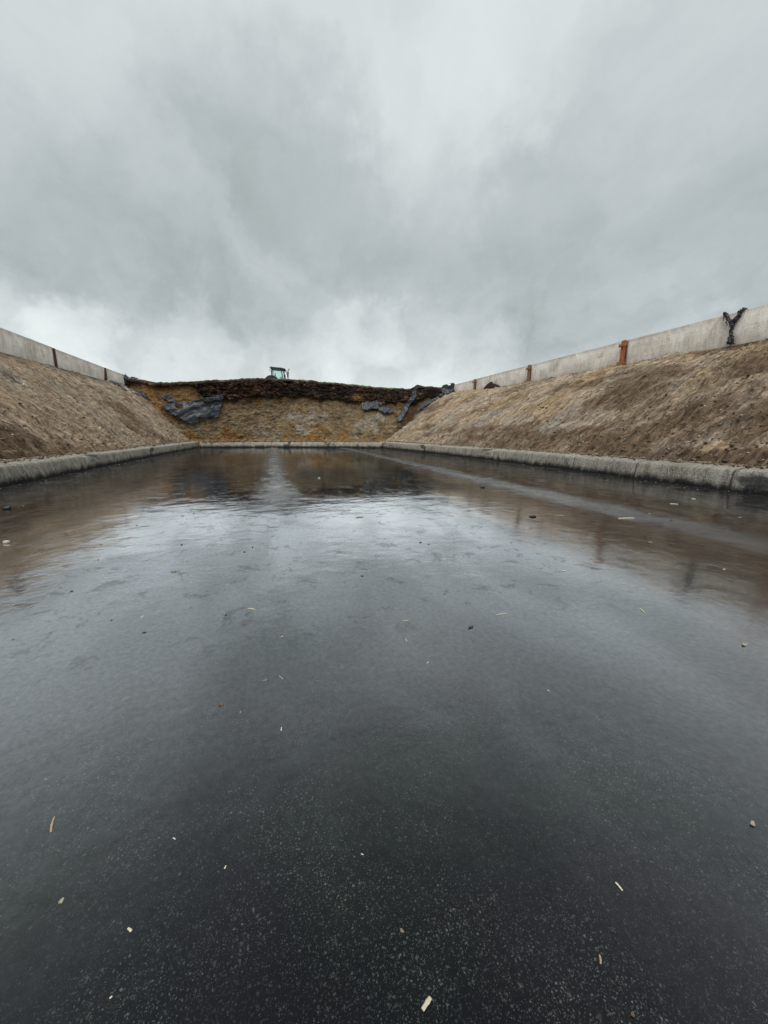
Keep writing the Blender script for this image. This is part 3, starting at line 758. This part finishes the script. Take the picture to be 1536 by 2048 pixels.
# ------------------------------------------------------------------ loose clods, stones and grit (uncountable)
def scatter(name, pts, sizes, mat, seed, kind='stuff', flat=.7):
    rr = np.random.RandomState(seed)
    t = bmesh.new(); bmesh.ops.create_icosphere(t, subdivisions=1, radius=1); V0 = np.array([v.co[:] for v in t.verts]); F0 = np.array([[v.index for v in f.verts] for f in t.faces]); t.free()
    n = len(pts); Vs = np.repeat(V0[None], n, 0)*(1+.35*rr.randn(n, len(V0), 1)*.6)
    Vs = Vs*np.stack([rr.uniform(.7, 1.5, n), rr.uniform(.6, 1.2, n), rr.uniform(.4, .9, n)*flat/.7], -1)[:, None]
    an = rr.uniform(0, 6.28, n); c_, s_ = np.cos(an), np.sin(an)
    Vx = Vs[..., 0]*c_[:, None]-Vs[..., 1]*s_[:, None]; Vy = Vs[..., 0]*s_[:, None]+Vs[..., 1]*c_[:, None]
    Vs = np.stack([Vx, Vy, Vs[..., 2]], -1)*sizes[:, None, None]+pts[:, None]
    Fs = (F0[None]+(np.arange(n)*len(V0))[:, None, None]).reshape(-1, 3)
    me = bpy.data.meshes.new(name); me.vertices.add(n*len(V0)); me.vertices.foreach_set('co', Vs.astype(np.float32).reshape(-1))
    me.loops.add(Fs.size); me.loops.foreach_set('vertex_index', Fs.astype(np.int32).reshape(-1))
    me.polygons.add(len(Fs)); me.polygons.foreach_set('loop_start', np.arange(0, Fs.size, 3, dtype=np.int32)); me.update(calc_edges=True); me.validate()
    return tag(link(name, me, mat, smooth=False), kind=kind)
def mat_clod(name, stops):
    m, b = newmat(name); g_ = nd('ShaderNodeNewGeometry')
    L(rampc(g_.outputs['Random Per Island'], stops), b.inputs['Base Color']); b.inputs['Roughness'].default_value = .9; b.inputs['Specular IOR Level'].default_value = .2
    L(bump(noise(g_.outputs['Position'], 60, 3), .6, .01), b.inputs['Normal'])
    return m
M_CLOD = mat_clod('soil_clods', [(0, (.05, .035, .022)), (.5, (.13, .098, .066)), (.85, (.21, .165, .115)), (1, (.28, .24, .18))])
M_PALE = mat_clod('pale_stones', [(0, (.28, .25, .2)), (1, (.62, .58, .5))])
M_GRIT = mat_clod('floor_grit', [(0, (.012, .012, .011)), (.45, (.045, .038, .03)), (.75, (.13, .12, .10)), (1, (.42, .40, .35))])
rs = np.random.RandomState(5)
def pick(P, TT, n, ylo, yhi, bias):
    m = (P[..., 1] > ylo) & (P[..., 1] < yhi) & (TT > .0) & (TT < .98)
    idx = np.argwhere(m); w = np.exp(-bias*TT[m]); w = w/w.sum()
    ch = idx[rs.choice(len(idx), n, p=w)]; return P[ch[:, 0], ch[:, 1]]
pA = np.concatenate([pick(PBL, TL, 3500, 8, 44, 3.0), pick(PBR, TR, 6500, 4, 40, 2.2)])
pA = pA+rs.randn(*pA.shape)*.04*np.array([1, 1, .2])
scatter('soil_clods', pA, rs.gamma(2.0, .009, len(pA))+.006, M_CLOD, 3)
pB = np.concatenate([pick(PBL, TL, 130, 10, 44, 1.0), pick(PBR, TR, 320, 5, 40, .8)])
scatter('pale_stones', pB+np.array([0, 0, .015]), rs.gamma(2, .008, len(pB))+.010, M_PALE, 4)
# soil spilled on the kerb tops
kk = []
for y in 4+39*rs.rand(6000)**1.2:
    if rs.rand() < .45: kk.append((float(kxl(y))-.95+abs(rs.randn())*.26-.05, y, KZ-.005))
    elif y < 38: kk.append((float(kxr(y))+.95-abs(rs.randn())*.26+.05, y, KZ-.005))
kk = np.array(kk); scatter('kerb_crumbs', kk, rs.gamma(2.0, .012, len(kk))+.006, M_CLOD, 6)
# grit on the wet floor: dense by the kerbs and at the far end
gp = []
for _ in range(5200):
    r_ = rs.rand()
    if r_ < .33: y = rs.uniform(8, 43); x = float(kxl(y))+abs(rs.randn())*.8
    elif r_ < .66: y = rs.uniform(4, 37); x = float(kxr(y))-abs(rs.randn())*.8
    else: y = rs.uniform(3, 41)**1.0; x = rs.uniform(-7.5, 11.8)
    if -7.7 < x < 12 and y < 43-(x+7)*.33-.3: gp.append((x, y, .001))
gp = np.array(gp); scatter('floor_grit', gp, rs.gamma(1.5, .0045, len(gp))+.002, M_GRIT, 8, flat=.4)
# fragments that fell from the face onto the back kerb
fx = rs.uniform(-7, 10.3, 900); fy = base_y(fx)-.35+rs.randn(len(fx))*.18
scatter('silage_crumbs', np.stack([fx, fy, np.full(len(fx), .57)], -1), rs.gamma(2, .022, len(fx))+.015, mat_clod('silage_crumbs', [(0, (.04, .03, .018)), (.6, (.15, .105, .055)), (1, (.26, .215, .14))]), 9)

# ------------------------------------------------------------------ litter on the floor, one by one
M_STRAW = simple('dry_straw', (.55, .50, .38), .6, var=.2, scale=60, bs=.3)
M_TAN = simple('tan_straw', (.36, .26, .15), .6, var=.25, scale=60, bs=.3)
M_GREYST = simple('wet_straw', (.16, .135, .10), .45, var=.3, scale=60, bs=.3)
M_LEAF = simple('brown_leaf', (.12, .075, .045), .6, var=.4, scale=70, bs=.5)
M_PLEAF = simple('pale_leaf', (.30, .27, .19), .6, var=.3, scale=60, bs=.4)
M_WOOD = simple('pale_wood', (.50, .46, .34), .6, var=.2, scale=50, bs=.4)
M_DARK = simple('dark_scrap', (.012, .013, .013), .4, var=.4, scale=40, bs=.5)
M_STONE = simple('pale_stone', (.40, .37, .32), .8, var=.25, scale=40, bs=.5)
GRP = 'straw and chips lying on the wet floor'
def straw(u0, v0, u1, v1, wid, mat, label, name='straw', cat='straw', bend=.06):
    a, b = atz(u0, v0), atz(u1, v1); Ln = (b-a).length; d = (b-a).normalized(); s = Vector((-d.y, d.x, 0))
    r_ = random.Random(int(u0*7+v0)); o = a.lerp(b, .5); mb = MB(); N = 9; rings = []
    for i in range(N):
        t = i/(N-1)-.5; w = wid/2*(1-.25*abs(t)*2)*r_.uniform(.85, 1.15)
        c = d*(t*Ln)+s*(bend*Ln*(.25-t*t)*1.5+r_.uniform(-.03, .03)*wid)+Vector((0, 0, w*.45+.0005))
        ring = []
        for k in range(6):
            an = k*math.tau/6; ring.append(mb.bm.verts.new(c+s*math.cos(an)*w+Vector((0, 0, math.sin(an)*w*.5))))
        rings.append(ring)
    for r0, r1 in zip(rings, rings[1:]):
        for k in range(6): mb.bm.faces.new((r0[k], r0[(k+1) % 6], r1[(k+1) % 6], r1[k]))
    mb.bm.faces.new(rings[0][::-1]); mb.bm.faces.new(rings[-1])
    ob = mb.build(name, mat); ob.location = o; tag(ob, label, cat, GRP); return ob
def chip(u, v, lx, ly, ang, th, mat, label, name, cat, curl=.3, seed=0):
    """flat ragged fragment, curled, with thickness"""
    o = atz(u, v); r_ = random.Random(seed+int(u)); mb = MB(); n = 14; top, bot = [], []
    ca, sa = math.cos(ang), math.sin(ang)
    rad = [r_.uniform(.62, 1.12) for _ in range(n)]
    def P(rx, ry):
        x, y = rx*lx/2, ry*ly/2; z = curl*(rx*rx)*min(lx, ly)*.5+curl*.3*ry*min(lx, ly)*.3
        return x*ca-y*sa, x*sa+y*ca, z+.001
    c0 = P(0, 0); ct = mb.bm.verts.new((c0[0], c0[1], c0[2]+th)); cb = mb.bm.verts.new(c0)
    mid_t, mid_b = [], []
    for i in range(n):
        an = i*math.tau/n
        for f_, lt, lb in ((.55, mid_t, mid_b), (1.0, top, bot)):
            x, y, z = P(math.cos(an)*rad[i]*f_, math.sin(an)*rad[i]*f_); j = r_.uniform(-.15, .15)*th
            lt.append(mb.bm.verts.new((x, y, z+th+j))); lb.append(mb.bm.verts.new((x, y, z)))
    for i in range(n):
        k = (i+1) % n
        mb.bm.faces.new((ct, mid_t[i], mid_t[k])); mb.bm.faces.new((cb, mid_b[k], mid_b[i]))
        mb.bm.faces.new((mid_t[i], top[i], top[k], mid_t[k])); mb.bm.faces.new((mid_b[i], mid_b[k], bot[k], bot[i]))
        mb.bm.faces.new((top[i], bot[i], bot[k], top[k]))
    ob = mb.build(name, mat); ob.location = o; return tag(ob, label, cat)
def stone(u, v, s, mat, label, name='stone', cat='stone', flat=.6, seed=0):
    o = atz(u, v); mb = MB(); bmesh.ops.create_icosphere(mb.bm, subdivisions=2, radius=1)
    for vv in mb.bm.verts:
        c = vv.co; k = 1+.3*float(vn(c.x*1.4+seed, c.y*1.4, c.z*1.4, seed+2)); vv.co = Vector((c.x*s[0]*k, c.y*s[1]*k, max(c.z*k, -.4)*s[2]))
    ob = mb.build(name, mat, smooth=True); ob.location = o+Vector((0, 0, s[2]*.35)); return tag(ob, label, cat)

straw(1237, 1037.5, 1268, 1037, .035, M_STRAW, 'longest pale straw, lying crosswise near the right wheel-track ridge')
straw(993, 1230, 1013, 1227, .008, M_STRAW, 'thin pale straw lying crosswise just right of the small black scrap')
straw(806, 1242, 817, 1241, .007, M_STRAW, 'short pale straw to the left of the small black scrap')
straw(1280, 1217, 1289, 1226, .010, M_STRAW, 'slanting pale straw near the reflected edge of the right wall')
straw(109, 1634, 102, 1665, .0085, M_TAN, 'brown split stalk pointing towards the viewer at the lower left', bend=-.1)
straw(1231, 1765, 1245, 1782, .0075, M_STRAW, 'bright white straw slanting at the lower right')
straw(1199, 1910, 1201, 1928, .006, M_TAN, 'short tan curved straw below the bright white straw', bend=.15)
straw(845, 2021, 861, 1996, .0125, M_WOOD, 'broad pale wood splinter at the bottom edge of the view', 'wood_splinter', 'wood chip', bend=.02)
straw(256, 1857, 263, 1863, .008, M_STRAW, 'stubby pale chip at the lower left, below the tan leaf scrap', 'straw_chip')
straw(449, 1738, 452, 1732, .006, M_STRAW, 'tiny white seed-like chip in the lower left middle', 'straw_chip')
straw(219, 1997, 225, 1993, .005, M_STRAW, 'tiny white chip near the bottom left corner', 'straw_chip')
straw(243, 1401, 258, 1393, .005, M_TAN, 'faint tan twig left of the curled brown leaf', 'twig', 'twig')
straw(558, 1352, 566, 1359, .006, M_TAN, 'short tan straw just right of the flat grey leaf', bend=.1)
straw(562.5, 1462, 563, 1455, .006, M_STRAW, 'little upright white straw in the middle left of the floor')
straw(281, 1235.5, 288, 1232, .009, M_STRAW, 'small pale straw far out on the left of the open water film')
straw(561, 1274, 567, 1272, .007, M_STRAW, 'small white straw above the flat grey leaf')
straw(811, 1278, 814, 1283, .006, M_STRAW, 'tiny pale straw straight below the short straw near the black scrap', 'straw_chip')
straw(854, 1327, 857, 1324, .007, M_STRAW, 'tiny white chip below the black scrap', 'straw_chip')
straw(346, 1676, 351, 1679, .005, M_STRAW, 'tiny white chip between the tan leaf scrap and the brown stalk', 'straw_chip')
straw(480, 1427, 482, 1422, .004, M_TAN, 'thin tan fibre right of the curled brown leaf', 'straw_chip')
straw(1094, 1380, 1099, 1383, .006, M_STRAW, 'tiny curved pale straw in the middle right of the floor', 'straw_chip')
straw(495, 1217, 510, 1219.5, .010, M_STRAW, 'pale wavy straw lying crosswise left of centre', bend=.2)
straw(89, 1559, 95, 1558, .005, M_TAN, 'thin tan straw above the brown stalk')
straw(722, 1708, 727, 1710, .004, M_STRAW, 'tiny white sliver in the lower middle', 'straw_chip')
straw(1124, 1142, 1133, 1143, .016, M_STRAW, 'small pale flake beside the reflected rusty post', 'straw_chip')
straw(1110, 1031, 1128, 1032, .030, M_PLEAF, 'flat pale flake left of the longest straw', 'straw_chip')
straw(1340, 1008, 1356, 1009, .035, M_STRAW, 'pale straw beyond the ridge on the far right', 'straw')
straw(1383, 938+60, 1391, 999, .04, M_STRAW, 'little white flake close to the right kerb', 'straw_chip')
chip(942, 1255.5, .055, .030, .2, .004, M_DARK, 'small black plastic scrap on the wet floor right of centre', 'plastic_scrap', 'plastic scrap', .5, 1)
chip(442, 1410, .030, .024, .6, .003, M_LEAF, 'curled brown leaf on the wet floor left of centre', 'leaf', 'leaf', .7, 2)
chip(530, 1361, .040, .022, .3, .002, M_GREYST, 'flat grey rotting leaf left of centre', 'leaf', 'leaf', .3, 3)
chip(122, 1804, .020, .015, .9, .002, M_PLEAF, 'tan leaf scrap at the lower left', 'leaf', 'leaf', .8, 4)
chip(1265, 2030, .013, .010, .7, .002, M_LEAF, 'small reddish brown leaf bit at the bottom right edge', 'leaf', 'leaf', .6, 5)
chip(1488, 1290, .055, .030, .2, .004, M_PLEAF, 'pale leaf lying beside the dark reflection at the right edge', 'leaf', 'leaf', .5, 6)
chip(1505, 1648, .034, .016, .4, .003, M_PLEAF, 'pale frayed leaf at the right edge, lower down', 'leaf', 'leaf', .5, 7)
chip(370, 1123, .07, .03, .1, .003, M_PLEAF, 'flat pale leaf far out left of centre', 'leaf', 'leaf', .3, 8)
chip(804, 1863, .016, .010, 2.2, .002, M_GREYST, 'flat grey flake in the lower middle', 'leaf', 'leaf', .2, 9)
chip(719, 1035, .16, .09, .1, .004, M_GREYST, 'dark flat leaf patch in the bright reflection beyond the middle', 'leaf', 'leaf', .2, 10)
chip(1300, 1085, .10, .06, .1, .004, M_GREYST, 'dull flat leaf in the brown reflection on the right', 'leaf', 'leaf', .2, 11)
stone(14, 1086, (.045, .035, .03), M_STONE, 'pale stone sitting on the floor at the left edge', seed=3)
stone(15, 1018, (.07, .06, .05), M_DARK, 'dark wet clod near the left kerb', 'clod', 'clod', seed=5)
stone(965, 975, (.07, .05, .035), M_DARK, 'small dark clod on the ridge right of centre', 'clod', 'clod', seed=8)
stone(1065, 1033.5, (.07, .05, .02), M_DARK, 'flat dark clod left of the longest straw', 'clod', 'clod', seed=9)
stone(442, 903, (.10, .09, .07), M_DARK, 'dark clod near the back kerb on the left', 'clod', 'clod', seed=10)
stone(638, 957, (.045, .04, .03), M_STONE, 'small pale stone on the ridge in the middle distance', seed=12)
stone(363, 1090, (.014, .012, .010), M_DARK, 'small black clod in the left open water', 'clod', 'clod', seed=13)
stone(489, 1104, (.012, .011, .009), M_DARK, 'small black clod left of centre in open water', 'clod', 'clod', seed=14)
stone(505, 1095, (.011, .010, .008), M_DARK, 'second small black clod, just beyond the one left of centre', 'clod', 'clod', seed=15)
# bubbles on the film
mg, bg_ = newmat('bubble_film'); bg_.inputs['Base Color'].default_value = (.9, .95, .95, 1); bg_.inputs['Transmission Weight'].default_value = 1; bg_.inputs['Roughness'].default_value = .03; bg_.inputs['IOR'].default_value = 1.25
for (u, v_, r_, lb) in ((778, 1561, .0032, 'upper clear bubble of the pair in the middle of the floor'), (779, 1576, .0022, 'smaller clear bubble just below the upper one of the pair'),
                        (768, 1618, .0030, 'lone clear bubble below the pair in the middle of the floor'), (765, 1456, .0030, 'clear bubble above the pair, highest of the four')):
    mb = MB(); bmesh.ops.create_icosphere(mb.bm, subdivisions=3, radius=r_)
    for vv in mb.bm.verts: vv.co.z = max(vv.co.z, -.0005)
    o = mb.build('bubble', mg, smooth=True); o.location = atz(u, v_)+Vector((0, 0, .0008)); tag(o, lb, 'bubble', 'bubbles on the wet floor')

# ------------------------------------------------------------------ tractor on top of the heap
M_TB = simple('tractor_black', (.018, .019, .020), .5, var=.2)
M_TG = simple('tractor_green', (.022, .030, .026), .4, var=.2)
M_TY = simple('tyre_rubber', (.035, .033, .031), .85, var=.4, bs=.5)
M_DU = simple('dusty_mudguard', (.17, .155, .145), .7, var=.3)
M_RIM = simple('wheel_rim', (.20, .19, .17), .5)
M_CH = simple('lamp_lens', (.75, .78, .78), .2, var=.1)
mgl, b_ = newmat('tinted_glass'); nt.nodes.remove(b_); out = nt.nodes['Material Output']
tr = nd('ShaderNodeBsdfTransparent'); tr.inputs[0].default_value = (.90, .985, .965, 1)
gg = nd('ShaderNodeBsdfGlossy'); gg.inputs['Roughness'].default_value = .05
fz = nd('ShaderNodeFresnel'); fz.inputs[0].default_value = 1.5
ms = nd('ShaderNodeMixShader'); L(fz.outputs[0], ms.inputs[0]); L(tr.outputs[0], ms.inputs[1]); L(gg.outputs[0], ms.inputs[2]); L(ms.outputs[0], out.inputs[0])

def tractor(loc):
    T = empty('tractor', loc); T.rotation_euler = (0, R(4.0), R(-6))
    tag(T, 'dark tractor with a glazed cab standing on top of the silage heap', 'tractor')
    mb = MB(); mb.box((1.3, 0, .95), (2.9, .62, .55), bev=.05); mb.box((.05, 0, .95), (.7, .9, .6), bev=.08); mb.box((2.6, 0, .75), (.5, 1.5, .18), bev=.03); mb.build('chassis', M_TB, T)
    hd = MB().prism([(1.75, 1.0), (1.75, 1.78), (2.4, 1.74), (3.2, 1.62), (3.55, 1.45), (3.6, 1.0)], -.42, .42)
    bmesh.ops.bevel(hd.bm, geom=hd.bm.edges[:], offset=.06, segments=2, affect='EDGES'); hood = hd.build('hood', M_TG, T)
    gr = MB(); gr.box((3.62, 0, 1.22), (.04, .6, .36), bev=.01); gr.build('grille', M_TB, hood)
    for s in (-1, 1): h_ = MB(); h_.box((3.64, s*.25, 1.3), (.03, .16, .10), bev=.01); h_.build('headlight', M_CH, T)
    # cab: frame posts, lower body, roof, glass
    cf = MB()
    for s in (-1, 1):
        cf.tube([(.0, s*.80, 1.25), (-.10, s*.82, 2.2), (-.08, s*.80, 2.95)], [.075, .07, .06], 6)      # rear post
        cf.tube([(1.62, s*.72, 1.0), (1.72, s*.74, 1.6), (1.60, s*.78, 2.4), (1.46, s*.78, 2.95)], [.08, .08, .07, .07], 6)   # front post
        cf.tube([(.0, s*.82, 1.72), (.55, s*.84, 1.55), (1.0, s*.84, 1.15), (1.62, s*.76, .95)], .05, 6)  # sill
        cf.tube([(1.34, s*.81, 1.0), (1.40, s*.82, 1.6), (1.30, s*.82, 2.3), (1.12, s*.80, 2.92)], .035, 6)   # door edge
    cf.tube([(.0, -.8, 1.6), (.0, .8, 1.6)], .05, 6); cf.tube([(1.68, -.74, 1.5), (1.68, .74, 1.5)], .05, 6)
    cf.box((.8, 0, 1.05), (1.5, 1.4, .12), bev=.02)
    cab = cf.build('cab_frame', M_TB, T)
    rf = MB().prism([(-.28, 2.90), (-.30, 3.06), (-.15, 3.16), (1.2, 3.17), (1.72, 3.10), (1.78, 2.98), (1.7, 2.90)], -.86, .86)
    bmesh.ops.bevel(rf.bm, geom=rf.bm.edges[:], offset=.04, segments=2, affect='EDGES'); roof = rf.build('cab_roof', M_TB, T)
    for s in (-1, 1):
        for x, z in ((-.36, 3.10), (-.34, 2.72)):
            w = MB(); w.box((x, s*.72, z), (.12, .17, .14), bev=.02); w.build('work_light', M_TB, roof)
        w = MB(); w.box((1.80, s*.6, 3.0), (.08, .2, .11), bev=.02); w.build('work_light', M_CH, roof)
    bc = MB(); bc.tube([(-.12, -.55, 3.15), (-.12, -.55, 3.30)], [.05, .04], 10); bc.build('beacon', M_TB, roof)
    for s in (-1, 1):
        g_ = MB().prism([(.06, 1.72), (.02, 2.9), (1.44, 2.9), (1.58, 2.4), (1.66, 1.5), (1.55, 1.0), (1.1, 1.15), (.58, 1.55)], s*.80-.006, s*.80+.006); g_.build('side_window', mgl, cab)
    g_ = MB(); g_.box((-.06, 0, 2.28), (.012, 1.5, 1.3)); g_.build('rear_window', mgl, cab)
    g_ = MB(); g_.box((1.62, 0, 2.2), (.012, 1.4, 1.35)); g_.build('windscreen', mgl, cab)
    st = MB(); st.box((.55, 0, 1.45), (.5, .5, .16), bev=.05); st.box((.32, 0, 1.85), (.14, .48, .75), bev=.05); st.box((.30, 0, 2.32), (.12, .26, .2), bev=.04); st.build('seat', M_TB, T)
    sw = MB(); sw.tube([(1.42, 0, 1.2), (1.15, 0, 1.95)], .05, 8)
    c = Vector((1.13, 0, 1.98)); ax = Vector((-.35, 0, .94)).normalized(); u_ = Vector((0, 1, 0)); w_ = ax.cross(u_)
    sw.tube([c+(u_*math.cos(k*math.tau/16)+w_*math.sin(k*math.tau/16))*.21 for k in range(17)], .022, 6, cap=False); sw.build('steering_wheel', M_TB, T)
    ex = MB(); ex.tube([(2.12, -.42, 1.6), (2.12, -.42, 2.0)], .06, 10); ex.tube([(2.12, -.42, 2.0), (2.12, -.42, 2.75)], .10, 12); ex.tube([(2.12, -.42, 2.75), (2.14, -.42, 2.98), (2.22, -.42, 3.10), (2.34, -.42, 3.17)], .05, 10); ex.build('exhaust', M_TB, T)
    mi = MB(); mi.tube([(1.62, -.82, 2.84), (1.98, -1.05, 2.78), (1.98, -1.05, 2.62)], .02, 6); mi.box((1.98, -1.06, 2.45), (.05, .2, .36), bev=.02); mi.build('mirror', M_TB, T)
    mi = MB(); mi.tube([(1.62, .82, 2.84), (1.92, 1.05, 2.78), (1.92, 1.05, 2.62)], .02, 6); mi.box((1.92, 1.06, 2.45), (.05, .2, .36), bev=.02); mi.build('mirror', M_TB, T)
    for s in (-1, 1):
        fd = MB(); N = 14; ring = []
        for i in range(N+1):
            an = R(12+i*150/N); ring.append((math.cos(an)*1.08, .93+math.sin(an)*1.08))
        poly = ring+[(x*.93, (z-.93)*.93+.93) for x, z in ring[::-1]]
        a0 = sorted((s*.72, s*1.28)); fd.prism(poly, a0[0], a0[1]); fd.build('mudguard', M_DU, T)
    def wheel(x, y, r, w, s):
        o = MB(); prof = [(-w/2, r*.62), (-w/2, r*.90), (-w*.42, r*.97), (-w*.2, r), (w*.2, r), (w*.42, r*.97), (w/2, r*.90), (w/2, r*.62)]
        N = 36; rings = []
        for k in range(N):
            a = k*math.tau/N; rings.append([o.bm.verts.new((math.cos(a)*q, yy, math.sin(a)*q)) for yy, q in prof])
        for k in range(N):
            r0, r1 = rings[k], rings[(k+1) % N]
            for j in range(len(prof)-1): o.bm.faces.new((r0[j], r0[j+1], r1[j+1], r1[j]))
        for k in range(22):
            a = k*math.tau/22
            for sd_ in (-1, 1):
                aa = a+(.07 if sd_ > 0 else -.07)
                rot = Matrix.Rotation(-aa, 3, 'Y') @ Matrix.Rotation(sd_*R(35), 3, 'X')
                rot = Matrix.Rotation(-aa, 3, 'Y') @ Matrix.Rotation(sd_*R(40), 3, Vector((1, 0, 0)))
                o.box(Matrix.Rotation(-aa, 3, 'Y') @ Vector((r*1.0, sd_*w*.24, 0)), (.07, w*.5, .05), rot)
        ty = o.build('tyre', M_TY, None); e_ = empty('wheel', (x, y, r)); e_.parent = T; ty.parent = e_
        m = MB(); m.tube([(0, -w*.32, 0), (0, w*.32, 0)], r*.62, 28); m.tube([(0, s*w*.30, 0), (0, s*w*.46, 0)], [r*.22, r*.18], 14); m.build('rim', M_RIM, e_, smooth=False)
    for s in (-1, 1):
        wheel(0, s*.98, .93, .55, s); wheel(2.65, s*.92, .66, .42, s)
    return T
def top_height(x, y):
    i = np.argmin(((PS[..., 0]-x)**2+(PS[..., 1]-y)**2).reshape(-1)); return float(PS.reshape(-1, 3)[i, 2])
tractor((.36, 60, top_height(.5, 60)-.04))
print('tractor ground', top_height(.5, 60))
